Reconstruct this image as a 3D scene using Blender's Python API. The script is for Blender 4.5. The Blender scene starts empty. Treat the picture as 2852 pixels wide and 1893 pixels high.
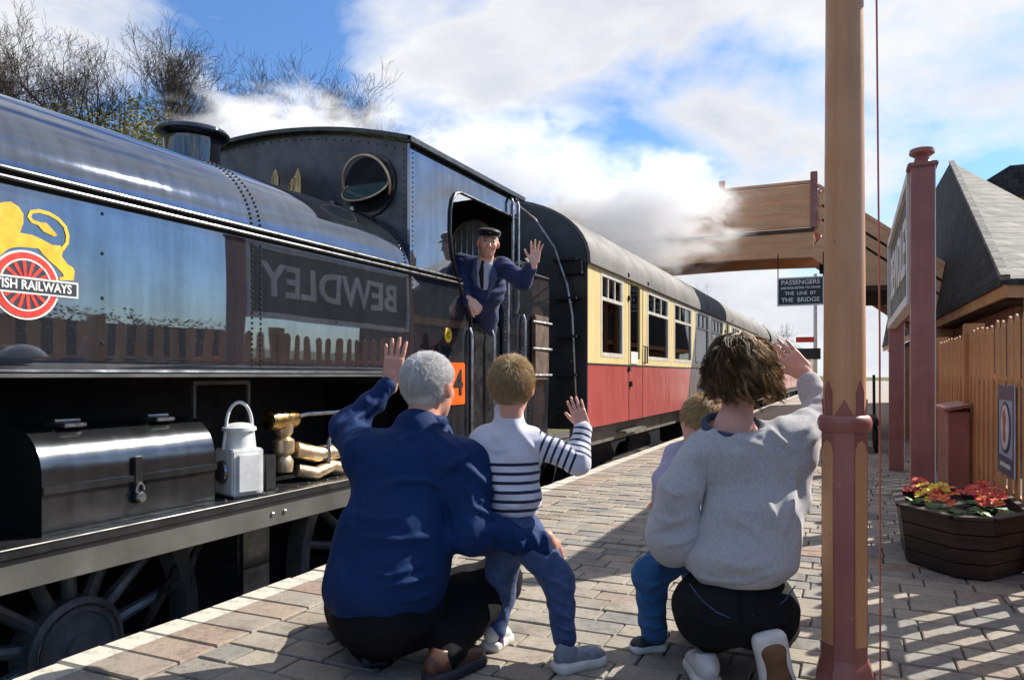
import bpy, bmesh, math, random
import numpy as np
from mathutils import Vector, Matrix
random.seed(7)
SC = bpy.context.scene
COL = SC.collection
R = math.radians

# ------------------------------------------------------------------ camera
# world axes: Y runs along the track away from the viewer, X to the right, Z up, platform surface at Z = 0
YAW = R(24.5)
cam_d = bpy.data.cameras.new('camera')
cam = bpy.data.objects.new('camera', cam_d)
COL.objects.link(cam)
cam.location = (0, 0, 1.05)
cam.rotation_euler = (R(90), 0, YAW)
cam_d.sensor_width = 36
cam_d.lens = 26.2
cam_d.shift_y = 0.0343
cam_d.clip_start = 0.05
cam_d.clip_end = 2000
SC.camera = cam

# ------------------------------------------------------------------ sky, sun, exposure
SUN_AZ, SUN_EL = R(38), R(40)          # azimuth clockwise from +Y
world = bpy.data.worlds.new('World')
SC.world = world
world.use_nodes = True
def build_world():
    nt = world.node_tree
    N, L = nt.nodes, nt.links
    N.clear()
    out = N.new('ShaderNodeOutputWorld')
    bg = N.new('ShaderNodeBackground')
    bg.inputs['Strength'].default_value = 0.13
    sky = N.new('ShaderNodeTexSky')
    sky.sky_type = 'NISHITA'
    sky.sun_disc = False
    sky.sun_elevation = SUN_EL
    sky.sun_rotation = SUN_AZ
    sky.air_density = 1.3
    sky.dust_density = 0.6
    sky.ozone_density = 2.5
    tc = N.new('ShaderNodeTexCoord')
    sep = N.new('ShaderNodeSeparateXYZ')
    L.new(tc.outputs['Generated'], sep.inputs[0])
    def math_(op, a, b=None, clamp=False):
        m = N.new('ShaderNodeMath'); m.operation = op; m.use_clamp = clamp
        for i, v in enumerate((a, b)):
            if v is None: continue
            if isinstance(v, (int, float)): m.inputs[i].default_value = v
            else: L.new(v, m.inputs[i])
        return m.outputs[0]
    # puffs seen a little flattened, as heaped cloud is towards the horizon
    cmb = N.new('ShaderNodeCombineXYZ')
    zz = math_('ADD', math_('MAXIMUM', sep.outputs[2], 0.0), 0.75)
    L.new(math_('ADD', math_('DIVIDE', sep.outputs[0], zz), 3.1), cmb.inputs[0])
    L.new(math_('DIVIDE', sep.outputs[1], zz), cmb.inputs[1])
    L.new(math_('MULTIPLY', sep.outputs[2], 1.5), cmb.inputs[2])
    def noise(scale, detail, rough, dist=0.0):
        n = N.new('ShaderNodeTexNoise')
        n.inputs['Scale'].default_value = scale
        n.inputs['Detail'].default_value = detail
        n.inputs['Roughness'].default_value = rough
        n.inputs['Distortion'].default_value = dist
        L.new(cmb.outputs[0], n.inputs['Vector'])
        return n.outputs['Fac']
    n1 = noise(3.0, 11, 0.55, 0.25)
    n2 = noise(1.1, 3, 0.5)
    cover = math_('ADD', n1, math_('MULTIPLY', math_('SUBTRACT', n2, 0.5), 0.75))
    # more cloud towards the horizon
    hz = math_('MULTIPLY', math_('SUBTRACT', 1.0, math_('MULTIPLY', sep.outputs[2], 2.0), True), 0.03)
    cover = math_('ADD', cover, hz)
    ramp = N.new('ShaderNodeValToRGB')
    ramp.color_ramp.elements[0].position = 0.455
    ramp.color_ramp.elements[1].position = 0.60
    L.new(cover, ramp.inputs[0])
    # cloud brightness: grey bellies in the thick parts
    shade = N.new('ShaderNodeValToRGB')
    e = shade.color_ramp.elements
    e[0].position = 0.48; e[0].color = (4.25, 4.27, 4.35, 1)
    e[1].position = 0.80; e[1].color = (2.0, 2.2, 2.7, 1)
    L.new(math_('ADD', math_('MULTIPLY', cover, 0.72), math_('MULTIPLY', noise(5.5, 7, 0.6), 0.28)), shade.inputs[0])
    mix = N.new('ShaderNodeMix'); mix.data_type = 'RGBA'
    L.new(ramp.outputs[0], mix.inputs[0])
    tint = N.new('ShaderNodeMix'); tint.data_type = 'RGBA'; tint.blend_type = 'MULTIPLY'; tint.inputs[0].default_value = 1
    L.new(sky.outputs[0], tint.inputs[6]); tint.inputs[7].default_value = (.36, .50, .70, 1)
    L.new(tint.outputs[2], mix.inputs[6])
    L.new(shade.outputs[0], mix.inputs[7])
    L.new(mix.outputs[2], bg.inputs['Color'])
    L.new(bg.outputs[0], out.inputs[0])
build_world()
sun_d = bpy.data.lights.new('sun', 'SUN')
sun_d.energy = 4.5
sun_d.angle = R(0.5)
sun_d.color = (1.0, 0.94, 0.84)
sun = bpy.data.objects.new('sun', sun_d)
COL.objects.link(sun)
sdir = Vector((math.sin(SUN_AZ) * math.cos(SUN_EL), math.cos(SUN_AZ) * math.cos(SUN_EL), math.sin(SUN_EL)))
sun.rotation_euler = sdir.to_track_quat('Z', 'Y').to_euler()
sun.location = sdir * 60
SC.view_settings.view_transform = 'Standard'
SC.view_settings.look = 'None'
SC.view_settings.gamma = 1
SC.view_settings.exposure = 0.9
SC.render.engine = 'CYCLES'
SC.cycles.use_denoising = True
SC.cycles.max_bounces = 8
SC.cycles.volume_bounces = 5
SC.cycles.volume_step_rate = 1.5
SC.cycles.volume_max_steps = 256
SC.cycles.transparent_max_bounces = 12

# ------------------------------------------------------------------ toolkit
def tag(o, label=None, cat=None, group=None, kind=None):
    if label: o['label'] = label
    if cat: o['category'] = cat
    if group: o['group'] = group
    if kind: o['kind'] = kind
    return o

def empty(name, loc=(0, 0, 0), rz=0.0, parent=None):
    o = bpy.data.objects.new(name, None)
    COL.objects.link(o)
    o.location = loc
    o.rotation_euler = (0, 0, rz)
    o.parent = parent
    return o

class MB:
    """collects vertices and faces, builds ONE mesh object"""
    def __init__(s):
        s.v = []; s.f = []; s.m = []; s.mi = 0
    def _add(s, vs, fs):
        b = len(s.v)
        s.v += [tuple(p) for p in vs]
        s.f += [tuple(i + b for i in f) for f in fs]
        s.m += [s.mi] * len(fs)
        return s
    def box(s, x0, x1, y0, y1, z0, z1, bev=0.0):
        if bev <= 0:
            vs = [(x, y, z) for z in (z0, z1) for y in (y0, y1) for x in (x0, x1)]
            fs = [(0, 2, 3, 1), (4, 5, 7, 6), (0, 1, 5, 4), (2, 6, 7, 3), (0, 4, 6, 2), (1, 3, 7, 5)]
            return s._add(vs, fs)
        b = min(bev, (x1 - x0) * .49, (y1 - y0) * .49, (z1 - z0) * .49)
        bm = bmesh.new()
        bmesh.ops.create_cube(bm, size=1)
        for v in bm.verts:
            v.co = Vector(((x0 + x1) / 2 + v.co.x * (x1 - x0), (y0 + y1) / 2 + v.co.y * (y1 - y0), (z0 + z1) / 2 + v.co.z * (z1 - z0)))
        bmesh.ops.bevel(bm, geom=list(bm.edges), offset=b, segments=2, affect='EDGES')
        bm.verts.index_update()
        s._add([v.co[:] for v in bm.verts], [[v.index for v in f.verts] for f in bm.faces])
        bm.free()
        return s
    def obox(s, c, ax, ay, az):
        """oriented box: centre and three half-axis vectors"""
        c, ax, ay, az = map(Vector, (c, ax, ay, az))
        vs = [c + ax * i + ay * j + az * k for k in (-1, 1) for j in (-1, 1) for i in (-1, 1)]
        fs = [(0, 2, 3, 1), (4, 5, 7, 6), (0, 1, 5, 4), (2, 6, 7, 3), (0, 4, 6, 2), (1, 3, 7, 5)]
        return s._add(vs, fs)
    def beam(s, a, b, w, h, up=(0, 0, 1)):
        a, b = Vector(a), Vector(b)
        d = (b - a); y = d.normalized(); u = Vector(up)
        x = y.cross(u).normalized(); z = x.cross(y)
        return s.obox((a + b) / 2, x * w / 2, d / 2, z * h / 2)
    def tube(s, pts, r, n=8, cap=True):
        pts = [Vector(p) for p in pts]
        rs = r if isinstance(r, (list, tuple)) else [r] * len(pts)
        b = len(s.v); prev = None; rings = []
        for i, p in enumerate(pts):
            t = (pts[min(i + 1, len(pts) - 1)] - pts[max(i - 1, 0)]).normalized()
            if prev is None:
                a = Vector((0, 0, 1)) if abs(t.z) < .9 else Vector((1, 0, 0))
                x = t.cross(a).normalized()
            else:
                x = (prev - t * prev.dot(t)).normalized()
            prev = x; y = t.cross(x)
            rings.append([p + (x * math.cos(2 * math.pi * k / n) + y * math.sin(2 * math.pi * k / n)) * rs[i] for k in range(n)])
        vs = [q for rg in rings for q in rg]
        fs = []
        for i in range(len(pts) - 1):
            for k in range(n):
                k2 = (k + 1) % n
                fs.append((i * n + k, i * n + k2, (i + 1) * n + k2, (i + 1) * n + k))
        if cap:
            fs.append(tuple(range(n - 1, -1, -1)))
            fs.append(tuple((len(pts) - 1) * n + k for k in range(n)))
        return s._add(vs, fs)
    def lathe(s, c, prof, n=24, axis='z', phase=0.0, cap=True):
        """prof: (radius, height) pairs from bottom to top"""
        c = Vector(c); vs = []; fs = []
        for r_, h in prof:
            for k in range(n):
                a = 2 * math.pi * k / n + phase
                u, v = r_ * math.cos(a), r_ * math.sin(a)
                p = (u, v, h) if axis == 'z' else ((h, u, v) if axis == 'x' else (v, h, u))
                vs.append(c + Vector(p))
        for i in range(len(prof) - 1):
            for k in range(n):
                k2 = (k + 1) % n
                fs.append((i * n + k, i * n + k2, (i + 1) * n + k2, (i + 1) * n + k))
        if cap:
            fs.append(tuple(range(n - 1, -1, -1)))
            fs.append(tuple((len(prof) - 1) * n + k for k in range(n)))
        return s._add(vs, fs)
    def prism(s, poly, axis, a, b):
        """polygon (2-d points) extruded from a to b along axis; for x: (y,z), y: (x,z), z: (x,y)"""
        n = len(poly)
        def P(p, t):
            return (t, p[0], p[1]) if axis == 'x' else ((p[0], t, p[1]) if axis == 'y' else (p[0], p[1], t))
        vs = [P(p, a) for p in poly] + [P(p, b) for p in poly]
        fs = [tuple(range(n - 1, -1, -1)), tuple(range(n, 2 * n))]
        fs += [(i, (i + 1) % n, n + (i + 1) % n, n + i) for i in range(n)]
        return s._add(vs, fs)
    def sheet(s, prof, axis, a, b, th=0.0):
        """open profile swept along an axis; th > 0 gives it thickness along its normals"""
        n = len(prof)
        def P(p, t):
            return (t, p[0], p[1]) if axis == 'x' else ((p[0], t, p[1]) if axis == 'y' else (p[0], p[1], t))
        if th <= 0:
            vs = [P(p, a) for p in prof] + [P(p, b) for p in prof]
            return s._add(vs, [(i, i + 1, n + i + 1, n + i) for i in range(n - 1)])
        off = []
        for i in range(n):
            p0, p1 = prof[max(i - 1, 0)], prof[min(i + 1, n - 1)]
            dx, dz = p1[0] - p0[0], p1[1] - p0[1]
            l = math.hypot(dx, dz) or 1
            off.append((prof[i][0] - dz / l * th, prof[i][1] + dx / l * th))
        return s.prism(list(prof) + off[::-1], axis, a, b)
    def mesh(s, name, mats, smooth=False, ang=None):
        me = bpy.data.meshes.new(name)
        me.from_pydata(s.v, [], s.f)
        bm = bmesh.new(); bm.from_mesh(me)
        bmesh.ops.recalc_face_normals(bm, faces=bm.faces)
        bm.to_mesh(me); bm.free()
        if not isinstance(mats, (list, tuple)): mats = [mats]
        for m in mats: me.materials.append(m)
        if len(mats) > 1: me.polygons.foreach_set('material_index', s.m)
        if smooth:
            me.polygons.foreach_set('use_smooth', [True] * len(me.polygons))
            if ang is not None:
                try: me.set_sharp_from_angle(angle=R(ang))
                except Exception: pass
        me.update()
        return me
    def build(s, name, mats, parent=None, smooth=False, ang=40):
        o = bpy.data.objects.new(name, s.mesh(name, mats, smooth, ang))
        COL.objects.link(o)
        o.parent = parent
        return o

def link(name, me, parent=None, loc=(0, 0, 0), rot=(0, 0, 0)):
    o = bpy.data.objects.new(name, me)
    COL.objects.link(o); o.parent = parent
    o.location = loc; o.rotation_euler = rot
    return o

def copy_tree(o, parent=None):
    c = o.copy(); COL.objects.link(c); c.parent = parent
    for ch in list(o.children): copy_tree(ch, c)
    return c

def lettering(name, text, mat, parent, size, loc, rot, align='CENTER', depth=0.004, sx=1.0, bold=0.0, shear=0.0, spacing=1.0):
    cu = bpy.data.curves.new(name, 'FONT')
    cu.body = text; cu.size = size; cu.align_x = align; cu.align_y = 'CENTER'
    cu.extrude = depth; cu.offset = bold; cu.resolution_u = 3; cu.space_character = spacing
    t = bpy.data.objects.new(name, cu); COL.objects.link(t)
    bpy.context.view_layer.update()
    me = bpy.data.meshes.new_from_object(t.evaluated_get(bpy.context.evaluated_depsgraph_get()))
    bpy.data.objects.remove(t); bpy.data.curves.remove(cu)
    for v in me.vertices: v.co.x *= sx
    me.materials.clear(); me.materials.append(mat)
    return link(name, me, parent, loc, rot)

# ------------------------------------------------------------------ materials
class NT:
    def __init__(s, name):
        s.m = bpy.data.materials.new(name); s.m.use_nodes = True
        s.t = s.m.node_tree; s.N = s.t.nodes; s.L = s.t.links
        s.b = s.N['Principled BSDF']; s.out = s.N['Material Output']
    def new(s, t, **kw):
        n = s.N.new(t)
        for k, v in kw.items(): setattr(n, k, v)
        return n
    def put(s, sock, v):
        if isinstance(v, bpy.types.NodeSocket): s.L.new(v, sock)
        elif isinstance(v, tuple) and len(v) == 3 and sock.type == 'RGBA': sock.default_value = (*v, 1)
        else: sock.default_value = v
    def coord(s, kind='Object', scale=(1, 1, 1)):
        c = s.new('ShaderNodeTexCoord'); m = s.new('ShaderNodeMapping')
        m.inputs['Scale'].default_value = scale
        s.L.new(c.outputs[kind], m.inputs[0])
        return m.outputs[0]
    def noise(s, vec, scale, detail=4, rough=.55, dist=0.0):
        n = s.new('ShaderNodeTexNoise')
        s.L.new(vec, n.inputs['Vector'])
        n.inputs['Scale'].default_value = scale; n.inputs['Detail'].default_value = detail
        n.inputs['Roughness'].default_value = rough; n.inputs['Distortion'].default_value = dist
        return n.outputs['Fac']
    def ramp(s, fac, stops):
        r = s.new('ShaderNodeValToRGB'); e = r.color_ramp.elements
        while len(e) < len(stops): e.new(.5)
        for i, (p, c) in enumerate(stops):
            e[i].position = p; e[i].color = (*c, 1) if len(c) == 3 else c
        s.L.new(fac, r.inputs[0])
        return r.outputs[0]
    def mix(s, fac, a, b, mode='MIX'):
        m = s.new('ShaderNodeMix', data_type='RGBA', blend_type=mode)
        s.put(m.inputs[0], fac); s.put(m.inputs[6], a); s.put(m.inputs[7], b)
        return m.outputs[2]
    def math(s, op, a, b=0.0, clamp=False):
        m = s.new('ShaderNodeMath', operation=op, use_clamp=clamp)
        s.put(m.inputs[0], a); s.put(m.inputs[1], b)
        return m.outputs[0]
    def bump(s, h, strength=.3, dist=.01, prev=None):
        b = s.new('ShaderNodeBump')
        b.inputs['Strength'].default_value = strength; b.inputs['Distance'].default_value = dist
        s.L.new(h, b.inputs['Height'])
        if prev is not None: s.L.new(prev, b.inputs['Normal'])
        return b.outputs[0]
    def set(s, **kw):
        for k, v in kw.items():
            s.put(s.b.inputs[{'color': 'Base Color', 'rough': 'Roughness', 'metal': 'Metallic', 'spec': 'Specular IOR Level', 'normal': 'Normal',
                              'coat': 'Coat Weight', 'coat_rough': 'Coat Roughness', 'ior': 'IOR', 'alpha': 'Alpha', 'trans': 'Transmission Weight',
                              'sheen': 'Sheen Weight', 'sss': 'Subsurface Weight', 'emit': 'Emission Color', 'emit_s': 'Emission Strength'}[k]], v)
        return s.m

def simple(name, c1, c2=None, rough=.5, metal=0.0, scale=8.0, bump=.15, bscale=60.0, spec=.5, detail=5, stretch=(1, 1, 1), bdist=.004, lo=.35, hi=.65):
    """colour wandering between two tones, with fine relief and uneven gloss"""
    n = NT(name)
    v = n.coord('Object', stretch)
    f = n.noise(v, scale, detail)
    c2 = c2 or tuple(x * .75 for x in c1)
    col = n.ramp(f, [(lo, c2), (hi, c1)])
    nb = n.noise(v, bscale, 4)
    rg = n.ramp(n.noise(v, scale * 2.3, 4), [(.3, (max(rough - .12, .02),) * 3), (.7, (min(rough + .12, 1),) * 3)])
    n.set(color=col, metal=metal, spec=spec)
    n.L.new(rg, n.b.inputs['Roughness'])
    if bump: n.set(normal=n.bump(nb, bump, bdist))
    return n.m

M = {}
def gloss_black(name, tone, rough, wob, wobscale=1.3):
    """polished black enamel: a dark mirror whose plates are not quite flat"""
    n = NT(name)
    v = n.coord('Object', (1, 1, 1))
    b1 = n.bump(n.noise(v, wobscale, 2, .5), wob, .05)
    dirt = n.noise(v, 5, 6, .65)
    runs = n.noise(n.coord('Object', (1, 7, .5)), 2.2, 6, .6)          # rain marks and wiped oil
    col = n.ramp(n.math('ADD', n.math('MULTIPLY', dirt, .5), n.math('MULTIPLY', runs, .5)), [(.36, tuple(t * .68 for t in tone)), (.62, tone)])
    rg = n.ramp(n.math('ADD', n.math('MULTIPLY', n.noise(v, 9, 5, .6), .5), n.math('MULTIPLY', runs, .5)), [(.45, (rough,) * 3), (.75, (rough + .035,) * 3)])
    n.set(color=col, metal=.92, normal=b1)
    n.L.new(rg, n.b.inputs['Roughness'])
    return n.m
M['enamel'] = gloss_black('black_enamel', (.23, .26, .32), .012, .045)
M['enamel_top'] = gloss_black('black_enamel_top', (.19, .22, .28), .035, .07, 2.2)
M['gloss_dark'] = gloss_black('gloss_dark', (.11, .12, .14), .06, .05)
M['satin_black'] = simple('satin_black', (.022, .023, .026), (.010, .010, .011), .32, 0, 6, .12, 40, .6)
M['matte_black'] = simple('matte_black', (.014, .014, .015), (.006, .006, .006), .7, 0, 5, .2, 30, .3)
M['box_black'] = gloss_black('toolbox_black', (.16, .17, .185), .16, .12, 3.0)
M['footplate_grey'] = simple('footplate_grey', (.125, .125, .115), (.07, .07, .066), .42, .15, 3, .15, 50)
M['steel'] = simple('worn_steel', (.42, .42, .43), (.22, .21, .2), .34, .9, 10, .1, 60)
M['rail_steel'] = simple('rail_steel', (.30, .27, .25), (.16, .11, .08), .4, .7, 8, .1, 40)
M['brass'] = simple('brass', (.62, .42, .17), (.42, .25, .09), .28, 1, 12, .1, 60)
M['brass_pale'] = simple('brass_pale', (.66, .52, .34), (.45, .33, .2), .4, .8, 12, .1, 60)
M['white_enamel'] = simple('white_lamp_paint', (.74, .75, .74), (.58, .59, .58), .35, 0, 12, .1, 50)
M['rust'] = simple('rusty_iron', (.15, .085, .055), (.05, .032, .025), .8, 0, 9, .4, 40)
M['rivet'] = simple('rivet_black', (.05, .05, .055), (.03, .03, .03), .3, .4, 30, 0)
M['glass_dark'] = NT('dark_glass').set(color=(.016, .02, .021), rough=.03, spec=.9, metal=0.0)
M['glass_green'] = NT('green_glass').set(color=(.05, .085, .085), rough=.05, spec=.9)
M['glass_pale'] = simple('pale_glass', (.42, .47, .5), (.3, .34, .37), .2, 0, 4, 0)
M['orange_plate'] = simple('orange_plate', (.85, .13, .012), (.75, .10, .01), .35, 0, 10, .05)
M['yellow_paint'] = simple('yellow_paint', (.85, .55, .03), (.75, .45, .02), .4, 0, 10, .05)
M['lion'] = simple('lion_yellow', (.90, .52, .035), (.80, .40, .02), .42, 0, 22, .03)
M['emblem_red'] = simple('emblem_red', (.68, .05, .03), (.55, .035, .02), .4, 0, 20, .03)
M['emblem_white'] = simple('emblem_white', (.80, .77, .70), (.68, .65, .6), .4, 0, 20, .03)
M['emblem_dark'] = simple('emblem_dark', (.035, .045, .06), (.02, .03, .04), .4, 0, 20, .03)
M['black_letter'] = simple('black_letter', (.01, .01, .01), None, .5, 0, 20, 0)
M['cream'] = simple('coach_cream', (.79, .63, .31), (.68, .52, .24), .26, 0, 2.6, .05, 30, .6, stretch=(1, 2.2, .35), lo=.25, hi=.6)
M['crimson'] = simple('coach_crimson', (.44, .095, .085), (.33, .062, .056), .18, 0, 2.4, .05, 18, .9, stretch=(1, 2.2, .35), lo=.25, hi=.62)
M['coach_end'] = simple('coach_end_black', (.020, .023, .027), (.011, .012, .014), .38, 0, 2.5, .1, 20, .6)
M['coach_roof'] = simple('coach_roof_grey', (.16, .15, .14), (.085, .08, .075), .7, 0, 1.6, .25, 14)
M['dirty_under'] = simple('underframe', (.035, .032, .03), (.015, .014, .013), .75, 0, 5, .4, 25)
M['solebar'] = simple('solebar_grey', (.16, .145, .12), (.08, .07, .06), .6, 0, 4, .2, 25)
M['frame_white'] = simple('window_frame_pale', (.66, .62, .54), (.52, .48, .4), .35, 0, 8, .05)
M['curtain'] = simple('curtain_fawn', (.34, .29, .19), (.22, .19, .12), .9, 0, 5, .3, 18, .2, stretch=(1, 8, .4))
def weathered(name, c1, c2, chip, rough=.42, scale=3.2):
    """old gloss paint: faded patches, runs, chips down to primer"""
    n = NT(name); v = n.coord('Object')
    col = n.ramp(n.noise(v, scale, 6, .6), [(.32, c2), (.68, c1)])
    runs = n.noise(n.coord('Object', (14, 14, 1.2)), 1.6, 5, .6)
    col = n.mix(.45, col, n.ramp(runs, [(.3, (.70, .66, .62)), (.6, (1.08, 1.08, 1.08))]), 'MULTIPLY')
    fl = n.noise(v, 26, 7, .68)
    mask = n.ramp(fl, [(.655, (0, 0, 0)), (.675, (1, 1, 1))])
    col = n.mix(mask, col, chip)
    rg = n.ramp(n.noise(v, 9, 5), [(.3, (rough - .12,) * 3), (.7, (rough + .16,) * 3)])
    n.set(color=col, spec=.5, normal=n.bump(mask, .25, .002, n.bump(n.noise(v, 30, 5), .14, .003)))
    n.L.new(rg, n.b.inputs['Roughness'])
    return n.m
M['tan_paint'] = weathered('tan_ironwork', (.62, .315, .15), (.52, .255, .118), (.30, .17, .10))
M['maroon_paint'] = weathered('maroon_paint', (.36, .135, .11), (.26, .088, .074), (.36, .20, .15))
M['fence_tan'] = weathered('fence_tan', (.58, .30, .12), (.43, .20, .075), (.36, .24, .15), .58, 2.2)
M['bridge_tan'] = simple('bridge_tan', (.72, .39, .20), (.58, .30, .15), .6, 0, 2, .2, 10, .4, stretch=(.6, 3, 3))
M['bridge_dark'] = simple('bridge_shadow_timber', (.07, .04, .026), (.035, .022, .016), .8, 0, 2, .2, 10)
M['board_black'] = simple('signboard_black', (.020, .021, .024), (.012, .012, .014), .45, 0, 4, .08)
M['board_white'] = simple('sign_white', (.76, .74, .70), (.64, .62, .58), .5, 0, 8, .08)
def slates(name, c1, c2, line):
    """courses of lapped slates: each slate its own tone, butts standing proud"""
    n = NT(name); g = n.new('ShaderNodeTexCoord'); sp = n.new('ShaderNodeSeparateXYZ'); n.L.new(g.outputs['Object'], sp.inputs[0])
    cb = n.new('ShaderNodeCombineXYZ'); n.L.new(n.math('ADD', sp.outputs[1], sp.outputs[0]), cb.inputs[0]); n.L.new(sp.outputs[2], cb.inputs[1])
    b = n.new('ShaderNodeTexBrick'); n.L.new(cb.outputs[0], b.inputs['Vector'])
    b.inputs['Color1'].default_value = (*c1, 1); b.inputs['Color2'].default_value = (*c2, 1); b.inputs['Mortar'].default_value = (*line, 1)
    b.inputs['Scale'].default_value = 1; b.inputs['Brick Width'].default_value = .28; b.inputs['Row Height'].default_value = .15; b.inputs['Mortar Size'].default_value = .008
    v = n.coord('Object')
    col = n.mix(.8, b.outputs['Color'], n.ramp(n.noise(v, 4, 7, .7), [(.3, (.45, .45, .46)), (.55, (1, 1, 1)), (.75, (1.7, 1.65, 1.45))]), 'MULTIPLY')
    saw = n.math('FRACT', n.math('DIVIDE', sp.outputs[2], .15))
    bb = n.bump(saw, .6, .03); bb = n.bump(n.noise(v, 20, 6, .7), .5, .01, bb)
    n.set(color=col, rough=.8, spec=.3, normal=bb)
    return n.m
M['slate_dark'] = slates('slate_dark', (.050, .054, .058), (.022, .024, .027), (.008, .008, .009))  # near-black tone carries the shade on the track-side roof slope
M['slate_lit'] = slates('slate_lit_tone', (.30, .28, .245), (.17, .165, .15), (.06, .058, .052))  # paler copy of the slate: sunlight on the hip put into its colour
M['tub_wood'] = simple('tub_wood', (.040, .022, .018), (.020, .012, .010), .5, 0, 4, .35, 22, .4, stretch=(1, 1, 6))
M['soil'] = simple('soil', (.045, .03, .022), (.02, .014, .01), .95, 0, 30, .8, 60)
M['leaf'] = simple('primula_leaf', (.09, .19, .035), (.05, .11, .02), .55, 0, 30, .3, 50)
M['petal_red'] = simple('petal_red', (.62, .018, .012), (.45, .01, .01), .5, 0, 30, .1)
M['petal_yellow'] = simple('petal_yellow', (.85, .62, .02), (.75, .48, .01), .5, 0, 30, .1)
M['petal_orange'] = simple('petal_orange', (.80, .16, .012), (.7, .1, .01), .5, 0, 30, .1)
M['ballast'] = simple('ballast', (.14, .12, .10), (.05, .043, .037), .95, 0, 22, 1.0, 26, .2, bdist=.05)
M['sleeper'] = simple('sleeper', (.075, .058, .045), (.035, .027, .02), .9, 0, 8, .5, 30)
M['grass'] = simple('bank_grass', (.12, .135, .045), (.07, .06, .03), .95, 0, .6, .8, 5, .2, bdist=.2)
M['bark'] = simple('bark', (.085, .07, .055), (.045, .037, .03), .95, 0, 6, .6, 30, .2)
M['twig'] = simple('twig', (.075, .06, .048), (.05, .04, .033), .95, 0, 6, .2, 30, .2)
M['bush_leaf'] = simple('bush_leaf', (.26, .25, .085), (.15, .13, .05), .8, 0, 1.5, .2, 10)
M['wall_brick'] = simple('wall_brick', (.30, .15, .09), (.2, .09, .06), .9, 0, 6, .5, 20)
M['poster_blue'] = simple('poster_indigo', (.05, .045, .12), (.035, .03, .085), .4, 0, 10, .05)
M['poster_pale'] = simple('poster_pale', (.42, .46, .56), (.33, .37, .47), .4, 0, 8, .05)
M['poster_red'] = simple('poster_red', (.55, .10, .07), None, .4, 0, 8, .05)
def brick_material(name, stops, rough=.85):
    n = NT(name)
    v = n.coord('Object', (1, 1, 1))
    g = n.new('ShaderNodeNewGeometry')
    gv = n.new('ShaderNodeVectorMath', operation='MULTIPLY'); n.L.new(g.outputs['Position'], gv.inputs[0]); gv.inputs[1].default_value = (1, 1, 1)
    pos = gv.outputs[0]
    oi = n.new('ShaderNodeObjectInfo'); at = n.new('ShaderNodeAttribute', attribute_name='rnd')
    rnd = n.math('FRACT', n.math('ADD', oi.outputs['Random'], at.outputs['Fac']))
    base = n.ramp(rnd, stops)
    gr = n.noise(pos, 38, 8, .72)
    base = n.mix(.75, base, n.ramp(gr, [(.30, (.30, .29, .28)), (.47, (.92, .92, .92)), (.6, (1, 1, 1)), (.78, (1.3, 1.25, 1.15))]), 'MULTIPLY')
    blot = n.noise(pos, 7.5, 6, .65)
    base = n.mix(.7, base, n.ramp(blot, [(.32, (.52, .50, .49)), (.5, (1, 1, 1)), (.7, (1.12, 1.08, 1.0))]), 'MULTIPLY')
    st = n.noise(pos, 2.4, 5, .6)
    base = n.mix(n.ramp(st, [(.45, (0, 0, 0)), (.72, (.55, .55, .55))]), base, (.38, .34, .28))
    pit = n.noise(pos, 16, 5, .6)
    b1 = n.bump(pit, .5, .008)
    n.set(color=base, rough=rough, spec=.3, normal=n.bump(n.noise(pos, 110, 6, .75), .7, .004, b1))
    return n.m
M['paver'] = brick_material('paver', [(0, (.235, .21, .18)), (.3, (.32, .28, .23)), (.52, (.215, .205, .19)), (.64, (.165, .165, .165)), (.8, (.345, .30, .245)), (.96, (.26, .21, .175)), (1, (.30, .21, .16))])
M['coping'] = brick_material('coping', [(0, (.25, .205, .17)), (.35, (.29, .26, .23)), (.7, (.31, .25, .20)), (1, (.29, .21, .17))])
M['white_line'] = simple('worn_white_paint', (.53, .50, .43), (.27, .245, .205), .88, 0, 14, .5, 60, .2, lo=.28, hi=.5)
M['mortar'] = simple('mortar', (.12, .105, .085), (.045, .04, .034), .95, 0, 14, .6, 50)
def tarmac():
    n = NT('far_paving'); v = n.coord('Object')
    b = n.new('ShaderNodeTexBrick'); n.L.new(v, b.inputs['Vector'])
    b.inputs['Color1'].default_value = (.36, .31, .25, 1); b.inputs['Color2'].default_value = (.28, .255, .22, 1)
    b.inputs['Mortar'].default_value = (.1, .09, .075, 1); b.inputs['Scale'].default_value = 1
    b.inputs['Brick Width'].default_value = .28; b.inputs['Row Height'].default_value = .165; b.inputs['Mortar Size'].default_value = .008
    n.set(color=b.outputs['Color'], rough=.9)
    return n.m
M['far_paving'] = tarmac()
# ================================================================== the setting
RAIL_Z = -0.92
EDGE = -2.66                     # platform edge
TC = -4.05                       # centre line of the near track
def tri_wave(x): return x - math.floor(x)

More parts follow.
